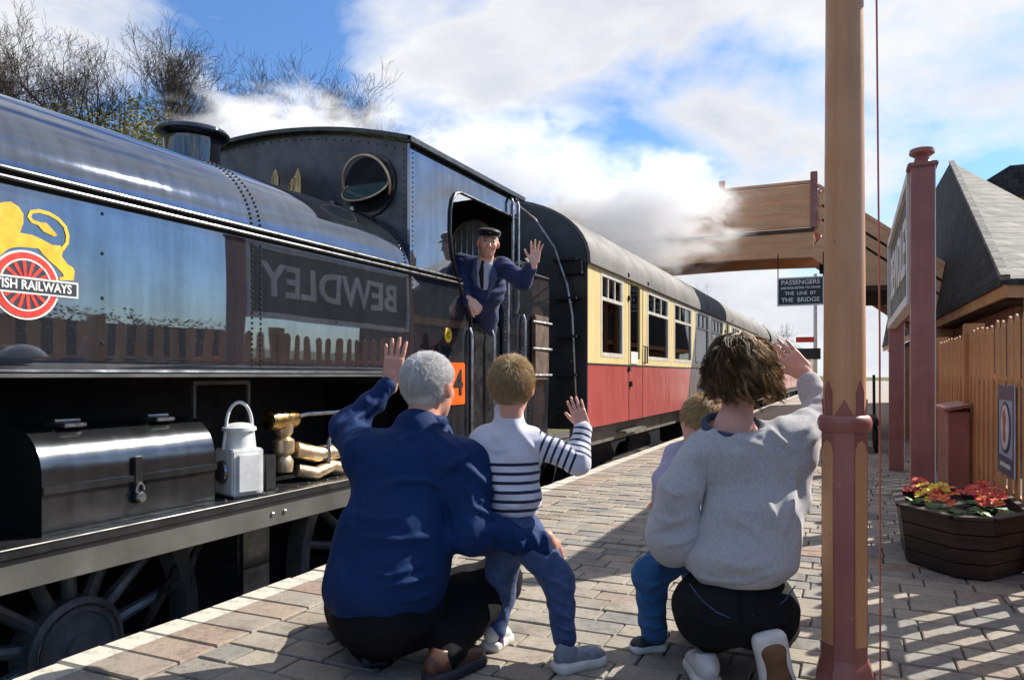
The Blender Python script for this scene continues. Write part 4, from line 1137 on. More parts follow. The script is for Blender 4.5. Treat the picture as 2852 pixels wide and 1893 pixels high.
# ================================================================== coaches
def make_coach(y0, length, label, detail=True):
    c = empty('railway_coach', (TC, y0, RAIL_Z))
    def B(mb, name, mat, parent=None, smooth=False, ang=35):
        o = mb.build(name, mat, parent or c, smooth, ang)
        if parent is None: o.location = (0, 0, -RAIL_Z)
        return o
    H = 1.41; zb, zw, zt = .465, 1.18, 2.31
    wins = []
    doors = []
    pat = [('w', .47, 1.40), ('d', 1.66, 2.37), ('w', 2.63, 3.98), ('w', 4.39, 5.84), ('w', 6.2, 7.6), ('w', 8.0, 9.4), ('d', 9.75, 10.46), ('w', 10.8, 12.2), ('w', 12.6, 14.0), ('w', 14.4, 15.8), ('d', 16.1, 16.8), ('w', 17.1, 18.5)]
    for k, a, b in pat:
        if b > length: continue
        (wins if k == 'w' else doors).append((a, b))
    for s in (1, -1):
        x0, x1 = (H - .03, H) if s > 0 else (-H, -H + .03)
        def panel(nm, ya, yb_, za, zb_, mat, par=None):
            m = MB(); m.box(x0, x1, ya, yb_, za, zb_); return B(m, nm, mat, par)
        lower = panel('lower_side', 0, length, zb, zw, M['crimson'])
        m = MB()
        m.box(x0, x1, 0, length, zw + .001, 1.268); m.box(x0, x1, 0, length, 2.252, zt)
        edges = [0] + [v for w in sorted(wins + [(d[0] + .07, d[1] - .14) for d in doors]) for v in w] + [length]
        for i in range(0, len(edges), 2): m.box(x0, x1, edges[i], edges[i + 1], 1.268, 2.252)
        upper = B(m, 'upper_side', M['cream'])
        m = MB(); m.box(x1 - .001 if s > 0 else x0 - .006, x1 + .006 if s > 0 else x0 + .001, 0, length, zw - .012, zw + .006); B(m, 'waist_moulding', M['matte_black'], upper)
        if not detail and s < 0: continue
        for a, b in wins:
            m = MB(); xo = (x1 - .022, x1 + .004) if s > 0 else (x0 - .004, x0 + .022)
            w = .05
            for q in ((a - .002, b + .002, 1.266, 1.266 + w), (a - .002, b + .002, 2.254 - w, 2.254), (a - .002, a + w, 1.266 + w, 2.254 - w), (b - w, b + .002, 1.266 + w, 2.254 - w), (a + w, b - w, 1.925, 1.965)):
                m.box(xo[0], xo[1], *q)
            o = B(m, 'window', M['frame_white'])
            xp = (x0 + .004, x0 + .010) if s > 0 else (x1 - .010, x1 - .004)
            m = MB(); m.box(xp[0], xp[1], a, b, 1.266, 1.944); B(m, 'pane', M['coach_glass'], o)
            if detail:
                m = MB(); m.box(xp[0] - .034, xp[0] - .03, a + .01, b - .01, 1.28, 2.24); B(m, 'blind', M['blind_olive'] if a < 1 else M['blind_grey'], o)
                nv = 3
                for i in range(nv):
                    ya, yb_ = a + w + (b - a - 2 * w) * i / nv, a + w + (b - a - 2 * w) * (i + 1) / nv
                    m = MB(); m.box(xp[0], xp[1], ya, yb_ - .03, 1.966, 2.21); B(m, 'vent_pane', M['coach_glass'], o)
                    m = MB(); m.box(xp[0] + .006, xp[1] + .016, yb_ - .029, yb_, 1.966, 2.21); B(m, 'vent_bar', M['frame_white'], o)
                m = MB(); m.box(xp[0] - .06, xp[0] - .04, a + .02, a + .26, 1.3, 2.22); B(m, 'curtain', M['curtain'], o)
                m = MB(); m.box(xp[0] - .06, xp[0] - .04, b - .26, b - .02, 1.3, 2.22); B(m, 'curtain', M['curtain'], o)
        for a, b in doors:
            m = MB(); xo = (x1 - .03, x1 + .003) if s > 0 else (x0 - .003, x0 + .03)
            for y in (a, b): m.box(xo[0], xo[1], y - .008, y + .008, zb, 2.25)
            o = B(m, 'door', M['matte_black'])
            xp = (x0 + .004, x0 + .010) if s > 0 else (x1 - .010, x1 - .004)
            m = MB(); m.box(xp[0], xp[1], a + .07, b - .14, 1.268, 2.252); B(m, 'pane', M['coach_glass'], o)
            if detail and s > 0:
                m = MB(); m.box(x1, x1 + .03, a + .03, a + .10, .90, .97, .006); B(m, 'lock', M['matte_black'], o)
                m = MB(); m.tube([(x1 + .002, b + .02, 1.45), (x1 + .03, b + .02, 1.45), (x1 + .03, b + .02, 1.22), (x1 + .002, b + .02, 1.22)], .01, 6); B(m, 'handle', M['matte_black'], o)
                m = MB(); m.tube([(x1 + .002, b + .14, 1.45), (x1 + .03, b + .14, 1.45), (x1 + .03, b + .14, 1.22), (x1 + .002, b + .14, 1.22)], .01, 6); B(m, 'handle', M['matte_black'], o)
                m = MB(); m.box(x1 + .0065, x1 + .010, a + .08, a + .42, 1.20, 1.36); B(m, 'paper_label', M['board_white'], o)
                for z in (1.10, 2.02): m = MB(); m.box(x1, x1 + .025, a - .05, a + .03, z, z + .06, .006); B(m, 'hinge', M['matte_black'], o)
                for y in (a - .18, b + .12): m = MB(); m.box(x1, x1 + .05, y, y + .07, 2.30, 2.36, .01); B(m, 'lamp_bracket', M['matte_black'], o)
    roof = [(H * 1.005 * math.cos(t), zt + .80 * (math.sin(t)) ** .9) for t in [math.pi * i / 28 for i in range(29)]]
    roof = [(x, zt - .03 + (z - zt)) for x, z in roof]
    m = MB(); m.sheet(roof[::-1], 'y', -.02, length + .02, .035); rf = B(m, 'roof', M['coach_roof'], None, True)
    m = MB(); m.box(H - .01, H + .03, 0, length, 2.311, 2.345, .005); B(m, 'gutter', M['matte_black'], rf)
    if detail:
        for i in range(6):
            m = MB(); m.lathe((.25, 1.8 + i * 3.1, 3.05), [(.10, 0), (.11, .03), (.05, .09), (.12, .1), (.1, .13), (.02, .14)], 16); B(m, 'roof_vent', M['coach_roof'], rf, True)
    for y, sg in ((0, -1), (length, 1)):
        endp = [(-H, zb)] + [(H, zb)] + [(x * .997, z) for x, z in roof]
        m = MB(); m.prism(endp, 'y', y if sg > 0 else y - .03, y + .03 if sg > 0 else y); e = B(m, 'coach_end', M['coach_end'])
        m = MB(); m.box(-.5, .5, y + sg * .32 if sg < 0 else y + .03, y - .03 if sg < 0 else y + .32, .5, 2.62, .04); B(m, 'gangway', M['matte_black'], e)
        if sg < 0:
            hp = [(.10, -.16, 3.02), (.35, -.16, 3.06), (.62, -.16, 2.97), (.85, -.16, 2.78), (1.08, -.16, 2.45), (1.22, -.15, 2.05), (1.28, -.14, 1.7), (1.30, -.13, 1.2), (1.31, -.11, .85), (1.32, -.04, .74)]
            m = MB(); m.tube(hp, .013, 8); B(m, 'handrail', M['steel'], e, True)
            for z in (1.85, 1.2): m = MB(); m.tube([(1.25, -.03, z), (1.27, -.145, z)], .008, 6); B(m, 'rail_bracket', M['steel'], e)
            for i in range(5): m = MB(); m.box(1.05, 1.33, -.16, -.031, .62 + i * .42, .645 + i * .42); B(m, 'end_step', M['matte_black'], e)
            m = MB(); m.tube([(.62, -.1, .75), (.66, -.2, .5), (.64, -.22, .1), (.55, -.25, -.2)], .03, 10); B(m, 'brake_hose', M['matte_black'], e, True)
            m = MB(); m.box(1.12, 1.38, -.13, -.031, 2.15, 2.3, .01); B(m, 'lamp_iron', M['matte_black'], e)
        for sx in (1, -1):
            m = MB(); m.lathe((sx * .87, y, .16), [(.09, 0), (.09, sg * .3), (.2, sg * .32), (.2, sg * .36)], 18, 'y'); B(m, 'buffer', M['matte_black'], e, True)
    m = MB(); m.box(-1.2, 1.2, .1, length - .1, .44, .5); B(m, 'floor', M['dirty_under'])
    for s in (1, -1):
        m = MB(); m.box(s * 1.22 - .04, s * 1.22 + .04, .05, length - .05, .22, .46); B(m, 'solebar', M['solebar'])
        m = MB(); m.box(s * 1.28, s * 1.28 + s * .13, doors[0][0] - .1, doors[0][1] + .2, .30, .33) if s > 0 else m.box(s * 1.28 - .13, s * 1.28, doors[0][0] - .1, doors[0][1] + .2, .30, .33); B(m, 'footboard', M['solebar'])
    for yb_ in (2.6, length - 2.6):
        m = MB()
        bo = empty('bogie', (0, yb_, 0), 0, c)
        for s in (1, -1):
            m = MB(); m.prism([(-1.75, .06), (-1.5, .14), (-.5, .14), (-.3, -.08), (.3, -.08), (.5, .14), (1.5, .14), (1.75, .06), (1.75, -.08), (1.4, -.12), (.45, -.30), (-.45, -.30), (-1.4, -.12), (-1.75, -.08)], 'x', s * 1.0 - .03, s * 1.0 + .03); o = m.build('bogie_frame', M['dirty_under'], bo); o.location.z = -RAIL_Z
            for y in (-1.29, 1.29):
                m = MB(); m.lathe((s * .72, y, -.46), [(.1, -.06), (.44, -.065), (.46, 0), (.46, .06), (.40, .07), (.1, .06)], 32, 'x'); o = m.build('wheel', M['dirty_under'], bo, True); o.location.z = -RAIL_Z
                m = MB(); m.box(s * 1.08 - .07, s * 1.08 + .07, y - .14, y + .14, -.36, -.1, .02); o = m.build('axle_box', M['dirty_under'], bo); o.location.z = -RAIL_Z
            for y in (-.9, .9):
                m = MB()
                for k in range(6): m.box(s * 1.1 - .04, s * 1.1 + .04, y - .4 + k * .05, y + .4 - k * .05, -.22 + k * .022, -.2 + k * .022)
                o = m.build('leaf_spring', M['rust'], bo); o.location.z = -RAIL_Z
    for y in (7.0, 9.0, 11.4):
        if y < length - 5:
            m = MB(); m.box(.55, 1.15, y, y + 1.5, -.28, .22, .03); B(m, 'battery_box', M['dirty_under'])
    m = MB(); m.tube([(1.0, 5.2, -.35), (1.0, length / 2, -.5), (1.0, length - 5.2, -.35)], .025, 6); B(m, 'truss_rod', M['dirty_under'])
    # dark interior
    m = MB(); m.box(-H + .06, H - .10, .06, length - .06, .52, 2.3); m.f = m.f[:1] + m.f[2:]; m.m = m.m[1:]
    B(m, 'interior', M['interior'])
    tag(c, label, 'coach', 'coaches of the train')
def coach_glass():
    n = NT('coach_glass')
    n.N.remove(n.b)
    tr = n.new('ShaderNodeBsdfTransparent'); tr.inputs[0].default_value = (.55, .57, .55, 1)
    gl = n.new('ShaderNodeBsdfGlossy'); gl.inputs['Roughness'].default_value = .02
    fr = n.new('ShaderNodeFresnel'); fr.inputs[0].default_value = 1.45
    mx = n.new('ShaderNodeMixShader')
    n.L.new(fr.outputs[0], mx.inputs[0]); n.L.new(tr.outputs[0], mx.inputs[1]); n.L.new(gl.outputs[0], mx.inputs[2]); n.L.new(mx.outputs[0], n.out.inputs[0])
    return n.m
M['coach_glass'] = coach_glass()
M['blind_olive'] = simple('blind_olive', (.20, .195, .125), (.13, .13, .085), .9, 0, 3, .1, stretch=(1, 6, .5))
M['blind_grey'] = simple('blind_grey', (.085, .09, .085), (.035, .038, .038), .9, 0, 2.2, .1, stretch=(1, 3, .6))
M['interior'] = simple('coach_interior', (.24, .20, .15), (.13, .11, .085), .8, 0, 2, 0)
make_coach(7.80, 19.6, 'nearest cream and crimson railway coach with black end, behind the engine')
make_coach(28.1, 19.6, 'second cream and crimson coach, beyond the footbridge', False)
make_coach(48.4, 19.6, 'farthest cream and crimson coach at the tail of the train', False)
# ================================================================== trees, bush, steam
def make_bare_tree(x, y, z, h, seed, label, spread=.62, thick=1.0):
    rr = random.Random(seed)
    t = empty('bare_tree', (x, y, z))
    trunk, crown = MB(), MB()
    def grow(p, d, L, r, lvl):
        n = 4 if lvl < 2 else 3
        pts = [p]; rs = [r]; cur = p.copy(); dd = d.copy()
        for i in range(n):
            dd = (dd + Vector((rr.uniform(-1, 1), rr.uniform(-1, 1), rr.uniform(-.6, 1))) * (.10 + .05 * lvl)).normalized()
            cur = cur + dd * L / n
            pts.append(cur.copy()); rs.append(max(r * (1 - .55 * (i + 1) / n), .0062))
        (trunk if lvl < 2 else crown).tube(pts, rs, 7 if lvl == 0 else (5 if lvl < 3 else 3), False)
        if lvl >= 5 or r < .003: return
        k = (7, 6, 5, 5, 3)[lvl]
        for i in range(k):
            f = rr.uniform(.38 if lvl == 0 else .2, 1.0) if i < k - 1 else 1.0
            j = min(int(f * n), n - 1); q = pts[j].lerp(pts[j + 1], f * n - j)
            a = rr.uniform(0, 6.283); u = dd.orthogonal().normalized(); v = dd.cross(u)
            ang = rr.uniform(.35, .95) * (spread / .62)
            nd = (dd * math.cos(ang) + (u * math.cos(a) + v * math.sin(a)) * math.sin(ang) + Vector((0, 0, .12))).normalized()
            grow(q, nd, L * rr.uniform(.48, .74), rs[j] * rr.uniform(.45, .68), lvl + 1)
    grow(Vector((0, 0, -.3)), Vector((rr.uniform(-.08, .08), rr.uniform(-.08, .08), 1)).normalized(), h * .42, h * .019 * thick, 0)
    trunk.build('trunk', M['bark'], t, True, 80)
    crown.build('crown', M['twig'], t)
    tag(t, label, 'tree', 'bare trees on the bank')
gz = lambda x: 8.6 + (x + 30) * (-.508) if x > -30 else 8.6 + (-30 - x) * .22
make_bare_tree(-33.4, 19.6, 8.3, 9.2, 21, 'bare tree at the far left edge above the engine')
make_bare_tree(-31.0, 18.0, 8.0, 7.6, 27, 'dense bare tree leaning at the left edge behind the first one', .7)
make_bare_tree(-30.0, 21.4, 8.2, 9.2, 4, 'spreading bare tree left of the engine chimney')
make_bare_tree(-26.8, 23.0, 7.4, 9.4, 33, 'thin bare tree just behind the engine chimney', .5)
make_bare_tree(-24.6, 24.2, 6.4, 10.7, 45, 'broad bare tree rising out of the steam', .75)
make_bare_tree(-22.4, 25.6, 6.0, 10.0, 51, 'bare tree right of the broad one, half hidden by steam', .6)
make_bare_tree(-20.4, 26.2, 5.6, 8.9, 62, 'rightmost bare tree on the bank above the cab', .5)
make_bare_tree(-10.5, 76, -.5, 9.5, 71, 'far bare tree beyond the coaches', .8)
make_bare_tree(-8.0, 80, -.5, 8.5, 74, 'farther bare tree right of the coach roofs', .8)
make_bare_tree(-14.0, 66, 1, 9.5, 79, 'bare tree over the coach roof left of the footbridge sign', .7)

def make_bush(x, y, z, rx, rz, n, seed, label):
    rr = random.Random(seed)
    b = empty('bush', (x, y, z))
    m = MB()
    for i in range(n):
        th = rr.uniform(0, 6.283); ph = math.acos(rr.uniform(-.2, 1)); q = rr.uniform(.55, 1) * (1 + .22 * math.sin(3 * th + seed) * math.sin(2.3 * ph))
        c = Vector((rx * q * math.sin(ph) * math.cos(th), rx * q * math.sin(ph) * math.sin(th), rz * q * math.cos(ph)))
        a = Vector((rr.uniform(-1, 1), rr.uniform(-1, 1), rr.uniform(-1, 1))).normalized(); s = a.orthogonal().normalized(); L = rr.uniform(.09, .2)
        m._add([c, c + a * L * .5 + s * L * .25, c + a * L, c + a * L * .5 - s * L * .25], [(0, 1, 2, 3)])
    m.build('foliage', M['bush_leaf'], b)
    m = MB()
    for i in range(60):
        th = rr.uniform(0, 6.283); q = rr.uniform(.3, .95)
        m.tube([(0, 0, 0), (rx * q * .5 * math.cos(th), rx * q * .5 * math.sin(th), rz * .5), (rx * q * math.cos(th), rx * q * math.sin(th), rz * rr.uniform(.6, 1.02))], [.03, .02, .008], 4)
    m.build('stems', M['twig'], b)
    tag(b, label, 'bush')
make_bush(-22.8, 17.7, 6.6, 3.2, 3.5, 14000, 2, 'olive green bush left of the engine chimney')
make_bush(-23.6, 20.6, 6.6, 2.4, 3.0, 7000, 3, 'smaller brown green bush behind the engine chimney')

def steam_material(name, dens, seed, nscale, thresh):
    m = bpy.data.materials.new(name); m.use_nodes = True
    nt = m.node_tree; N, L = nt.nodes, nt.links
    N.clear()
    out = N.new('ShaderNodeOutputMaterial'); pv = N.new('ShaderNodeVolumePrincipled')
    pv.inputs['Color'].default_value = (.97, .97, .98, 1); pv.inputs['Anisotropy'].default_value = .25
    tc = N.new('ShaderNodeTexCoord')
    ln = N.new('ShaderNodeVectorMath'); ln.operation = 'LENGTH'; L.new(tc.outputs['Object'], ln.inputs[0])
    mp = N.new('ShaderNodeMapping'); mp.inputs['Location'].default_value = (seed, seed * 1.7, 0); L.new(tc.outputs['Object'], mp.inputs[0])
    nz = N.new('ShaderNodeTexNoise'); nz.inputs['Scale'].default_value = nscale; nz.inputs['Detail'].default_value = 8; nz.inputs['Roughness'].default_value = .6
    nz.inputs['Distortion'].default_value = .4
    L.new(mp.outputs[0], nz.inputs['Vector'])
    def mt(op, a, b, cl=False):
        q = N.new('ShaderNodeMath'); q.operation = op; q.use_clamp = cl
        for i, v in enumerate((a, b)):
            if isinstance(v, (int, float)): q.inputs[i].default_value = v
            else: L.new(v, q.inputs[i])
        return q.outputs[0]
    fall = mt('SUBTRACT', 1.0, ln.outputs['Value'])
    v = mt('ADD', mt('MULTIPLY', fall, 1.5), mt('MULTIPLY', mt('SUBTRACT', nz.outputs['Fac'], .5), 5.5))
    v = mt('MULTIPLY', mt('SUBTRACT', v, thresh), 2.2, True)
    v = mt('MULTIPLY', v, mt('MULTIPLY', fall, 3.0, True))
    L.new(mt('MULTIPLY', v, dens), pv.inputs['Density'])
    L.new(pv.outputs[0], out.inputs['Volume'])
    return m
def make_steam(name, loc, scale, rot, dens, seed, nscale, thresh, label):
    bm = bmesh.new(); bmesh.ops.create_icosphere(bm, subdivisions=3, radius=1)
    me = bpy.data.meshes.new(name); bm.to_mesh(me); bm.free()
    me.materials.append(steam_material(name + '_volume', dens, seed, nscale, thresh))
    o = link(name, me, None, loc, rot); o.scale = scale
    tag(o, label, 'steam', None, 'stuff')
make_steam('steam', (-7.55, 9.0, 4.30), (2.7, 1.4, 1.30), (0, R(4), R(28)), 2.3, 1.3, 2.6, .42, 'white steam drifting behind the engine chimney')
make_steam('steam', (-5.9, 12.2, 4.9), (2.7, 1.4, 1.3), (0, 0, R(25)), 1.3, 7.7, 2.4, .36, 'thin steam trailing above the cab roof')
make_steam('steam', (-3.9, 14.5, 4.25), (2.6, 1.5, 1.5), (0, 0, R(20)), 2.1, 4.2, 2.5, .34, 'white steam rolling over the coach roof before the footbridge')
# ================================================================== people
# bodies and garments are grown as smooth distance fields and meshed as one continuous surface each
CY, SY = math.cos(YAW), math.sin(YAW)
FX_, HZ, CXP, CAMZ = 1720.0, 865.0, 1181.0, 1.05
def at(u, v, d):
    """a point d metres in front of the viewpoint, in world metres"""
    l = (u - CXP) / FX_ * d
    return np.array((-d * SY + l * CY, d * CY + l * SY, CAMZ - (v - HZ) * d / FX_))
RT, FW, UP = np.array((CY, SY, 0.)), np.array((-SY, CY, 0.)), np.array((0., 0., 1.))
VIEW = np.stack([RT, FW, UP])            # rows: right, away from the viewer, up
def nrm(v): v = np.asarray(v, float); return v / np.linalg.norm(v)
def frame(fwd, up):
    """rows x right, y forward, z up"""
    y = nrm(fwd); x = nrm(np.cross(y, up)); z = np.cross(x, y)
    return np.stack([x, y, z])

class Field:
    def __init__(s): s.p = []
    def cap(s, a, b, ra, rb=None, k=.02, rip=0, rn=30., ph=0., op='u'):
        s.p.append(('c', np.asarray(a, float), np.asarray(b, float), ra, ra if rb is None else rb, k, rip, rn, ph, op)); return s
    def chain(s, pts, rs, k=.02, rip=0, rn=30.):
        for i in range(len(pts) - 1): s.cap(pts[i], pts[i + 1], rs[i], rs[i + 1], k, rip, rn, i * 1.7)
        return s
    def ell(s, c, r, F=VIEW, k=.02, op='u'):
        s.p.append(('e', np.asarray(c, float), np.asarray(r, float), F, k, op)); return s
    def box(s, c, hl, F, rad, k=.01, op='u'):
        s.p.append(('b', np.asarray(c, float), np.asarray(hl, float), F, rad, k, op)); return s
    def bounds(s):
        lo, hi = [], []
        for q in s.p:
            if q[-1] != 'u': continue
            l, h = s.bb(q); lo.append(l); hi.append(h)
        return np.min(lo, 0), np.max(hi, 0)
    def bb(s, q):
        if q[0] == 'c':
            r = max(q[3], q[4]) * 1.15 + .01; return np.minimum(q[1], q[2]) - r, np.maximum(q[1], q[2]) + r
        F = q[3]; hl = q[2] + (q[4] if q[0] == 'b' else 0)
        e = np.abs(F.T) @ hl
        return q[1] - e, q[1] + e
    def mesh(s, vox, wr=0.0, wk=30., seed=0, clipz=None):
        lo, hi = s.bounds(); lo = lo - .04; hi = hi + .04
        n = np.ceil((hi - lo) / vox).astype(int) + 1
        D = np.full(n, .08, np.float32)
        ax = [(lo[i] + vox * np.arange(n[i])).astype(np.float32) for i in range(3)]
        for q in s.p:
            k = q[5] if q[0] in 'cb' else q[4]
            op = q[-1]
            l, h = s.bb(q); mg = k + .03
            a = np.clip(np.floor((l - mg - lo) / vox).astype(int), 0, n - 1); b = np.clip(np.ceil((h + mg - lo) / vox).astype(int) + 1, 1, n)
            if np.any(b <= a): continue
            X, Y, Z = np.meshgrid(ax[0][a[0]:b[0]], ax[1][a[1]:b[1]], ax[2][a[2]:b[2]], indexing='ij')
            if q[0] == 'c':
                _, A, B_, ra, rb, _, rip, rn, ph, _ = q
                ab = B_ - A; L2 = max(float(ab @ ab), 1e-9)
                px, py, pz = X - A[0], Y - A[1], Z - A[2]
                t = np.clip((px * ab[0] + py * ab[1] + pz * ab[2]) / L2, 0, 1)
                dx, dy, dz = px - t * ab[0], py - t * ab[1], pz - t * ab[2]
                r = ra + (rb - ra) * t
                if rip:
                    e = nrm(ab); u = nrm(np.cross(e, (.31, .52, .8))); v = np.cross(e, u)
                    ang = np.arctan2(dx * v[0] + dy * v[1] + dz * v[2], dx * u[0] + dy * u[1] + dz * u[2])
                    al = t * math.sqrt(L2)
                    w1 = np.sin(al * rn * .62 + ph + 1.6 * np.sin(ang + ph) + .8 * np.sin(2 * ang + 1.3 * ph + al * 9))
                    w2 = np.sin(al * rn * 1.07 + 2.1 * ph - 1.9 * np.sin(ang + 2.3 + ph) + .7 * np.sin(3 * ang + al * 17))
                    r = r + rip * (np.maximum(w1, 0) ** 2 * (.55 + .45 * np.sin(ang * 1. + al * 21 + ph)) + .55 * np.maximum(w2, 0) ** 3 * (.5 + .5 * np.sin(2 * ang - al * 15 + 2 * ph)) - .35)
                d = np.sqrt(dx * dx + dy * dy + dz * dz) - r
            else:
                F = q[3]; px, py, pz = X - q[1][0], Y - q[1][1], Z - q[1][2]
                c = [px * F[i][0] + py * F[i][1] + pz * F[i][2] for i in range(3)]
                if q[0] == 'e':
                    r = q[2]
                    k0 = np.sqrt(sum((c[i] / r[i]) ** 2 for i in range(3))); k1 = np.sqrt(sum((c[i] / r[i] ** 2) ** 2 for i in range(3))) + 1e-6
                    d = np.where(k0 < .05, -min(r), k0 * (k0 - 1) / k1)
                else:
                    qq = [np.abs(c[i]) - q[2][i] for i in range(3)]
                    d = np.sqrt(sum(np.maximum(e, 0) ** 2 for e in qq)) + np.minimum(np.maximum(np.maximum(qq[0], qq[1]), qq[2]), 0) - q[4]
            S = D[a[0]:b[0], a[1]:b[1], a[2]:b[2]]
            if op == 'u':
                hh = np.maximum(k - np.abs(S - d), 0) / max(k, 1e-6)
                D[a[0]:b[0], a[1]:b[1], a[2]:b[2]] = np.minimum(S, d) - hh * hh * k * .25
            else:
                hh = np.maximum(k - np.abs(S + d), 0) / max(k, 1e-6)
                D[a[0]:b[0], a[1]:b[1], a[2]:b[2]] = np.maximum(S, -d) + hh * hh * k * .25
        if wr:
            rs = np.random.RandomState(seed)
            sel = np.abs(D) < wr * 2 + vox * 2
            I = np.argwhere(sel); P = lo + I * vox
            f = np.zeros(len(P))
            wv = .9 * np.sin(P @ (nrm(rs.randn(3)) * 9) + 1) + .7 * np.sin(P @ (nrm(rs.randn(3)) * 14) + 2)
            for i in range(4):
                kd = nrm(rs.randn(3) * (1, 1, 1.5)) * wk * rs.uniform(.6, 1.5)
                f += np.abs(np.sin(P @ kd + wv * 1.6 + rs.uniform(0, 6))) - .6
            D[sel] += (f * wr * .5).astype(np.float32)
        if clipz is not None:
            D = np.maximum(D, (clipz - ax[2])[None, None, :])
        return surface(D, lo, vox, 6 if wr else 2)

def surface(D, lo, vox, passes=2):
    """naive surface nets"""
    S = D < 0
    c = S[:-1, :-1, :-1].astype(np.int8)
    cnt = np.zeros(c.shape, np.int8)
    for i in (0, 1):
        for j in (0, 1):
            for k in (0, 1):
                cnt += S[i:S.shape[0] - 1 + i, j:S.shape[1] - 1 + j, k:S.shape[2] - 1 + k]
    act = (cnt > 0) & (cnt < 8)
    I = np.argwhere(act)
    idx = np.full(act.shape, -1, np.int32); idx[act] = np.arange(len(I))
    acc = np.zeros((len(I), 3)); num = np.zeros(len(I))
    cor = [(i, j, k) for i in (0, 1) for j in (0, 1) for k in (0, 1)]
    val = {q: D[I[:, 0] + q[0], I[:, 1] + q[1], I[:, 2] + q[2]].astype(float) for q in cor}
    for q in cor:
        for a in range(3):
            if q[a]: continue
            r = list(q); r[a] = 1; r = tuple(r)
            v0, v1 = val[q], val[r]; m = (v0 < 0) != (v1 < 0)
            t = np.where(m, v0 / np.where(m, v0 - v1, 1), 0)
            p = np.zeros((len(I), 3)); p += q; p[:, a] += t
            acc[m] += p[m]; num[m] += 1
    V = lo + (I + acc / np.maximum(num, 1)[:, None]) * vox
    F = []
    for a in range(3):
        b, c_ = (a + 1) % 3, (a + 2) % 3
        s0 = [slice(None)] * 3; s1 = [slice(None)] * 3
        s0[a] = slice(0, -1); s1[a] = slice(1, None)
        A, B_ = S[tuple(s0)], S[tuple(s1)]
        E = np.argwhere(A != B_)
        E = E[(E[:, b] > 0) & (E[:, c_] > 0) & (E[:, b] < act.shape[b]) & (E[:, c_] < act.shape[c_])]
        ins = A[E[:, 0], E[:, 1], E[:, 2]]
        def cell(db, dc):
            q = E.copy(); q[:, b] -= db; q[:, c_] -= dc
            return idx[q[:, 0], q[:, 1], q[:, 2]]
        quad = np.stack([cell(1, 1), cell(0, 1), cell(0, 0), cell(1, 0)], 1)
        quad[~ins] = quad[~ins][:, ::-1]
        F.append(quad)
    F = np.concatenate(F); F = F[(F >= 0).all(1)]
    for _ in range(passes):                                          # light smoothing
        sm = np.zeros_like(V); nn = np.zeros(len(V))
        for i in range(4):
            np.add.at(sm, F[:, i], V[F[:, (i + 1) % 4]]); np.add.at(nn, F[:, i], 1)
            np.add.at(sm, F[:, i], V[F[:, (i + 3) % 4]]); np.add.at(nn, F[:, i], 1)
        V = V * .5 + sm / np.maximum(nn, 1)[:, None] * .5
    return V, F

def sculpt(VF, folds):
    """raise folds and press creases into cloth along drawn lines; each fold is (points, height, half-width)"""
    V, F = VF; V = V.copy()
    n = np.cross(V[F[:, 1]] - V[F[:, 0]], V[F[:, 2]] - V[F[:, 0]]); N = np.zeros_like(V)
    for i in range(4): np.add.at(N, F[:, i], n)
    N /= np.linalg.norm(N, axis=1, keepdims=True) + 1e-12
    d = V @ FW; l = V @ RT
    u, v = CXP + FX_ * l / d, HZ + FX_ * (CAMZ - V[:, 2]) / d
    ray = V - np.array((0, 0, CAMZ)); ray /= np.linalg.norm(ray, axis=1, keepdims=True)
    face = np.clip(-(N * ray).sum(1) * 3 + .2, 0, 1)
    disp = np.zeros(len(V))
    for pts, amp, w in folds:
        best = np.full(len(V), 1e9); tb = np.zeros(len(V)); tot = len(pts) - 1
        for i in range(tot):
            a, b = np.array(pts[i], float), np.array(pts[i + 1], float); ab = b - a; L2 = ab @ ab
            t = np.clip(((u - a[0]) * ab[0] + (v - a[1]) * ab[1]) / L2, 0, 1)
            q = np.hypot(u - a[0] - t * ab[0], v - a[1] - t * ab[1])
            m = q < best; best[m] = q[m]; tb[m] = (i + t[m]) / tot
        x = (best / w) ** 2
        disp += amp * np.exp(-x) * (1.15 - .75 * x) * (np.sin(np.clip(tb, .02, .98) * math.pi) ** .6)
    return V + N * (disp * face)[:, None], F

def skin_obj(name, VF, mat, parent, base, attrs=None, color=None):
    V, F = VF
    me = bpy.data.meshes.new(name)
    V = V - np.asarray(base)
    me.vertices.add(len(V)); me.vertices.foreach_set('co', V.astype(np.float32).ravel())
    me.loops.add(F.size); me.loops.foreach_set('vertex_index', F.astype(np.int32).ravel())
    me.polygons.add(len(F)); me.polygons.foreach_set('loop_start', np.arange(0, F.size, 4, dtype=np.int32)); me.polygons.foreach_set('loop_total', np.full(len(F), 4, np.int32))
    me.update(calc_edges=True); me.validate()
    me.polygons.foreach_set('use_smooth', np.ones(len(me.polygons), bool))
    me.materials.append(mat)
    if attrs is not None:
        for k, a in attrs.items():
            t = me.attributes.new(k, 'FLOAT', 'POINT'); t.data.foreach_set('value', np.asarray(a, np.float32))
    if color is not None:
        t = me.attributes.new('tint', 'FLOAT_COLOR', 'POINT')
        t.data.foreach_set('color', np.concatenate([color, np.ones((len(color), 1))], 1).astype(np.float32).ravel())
    o = bpy.data.objects.new(name, me); COL.objects.link(o); o.parent = parent
    return o

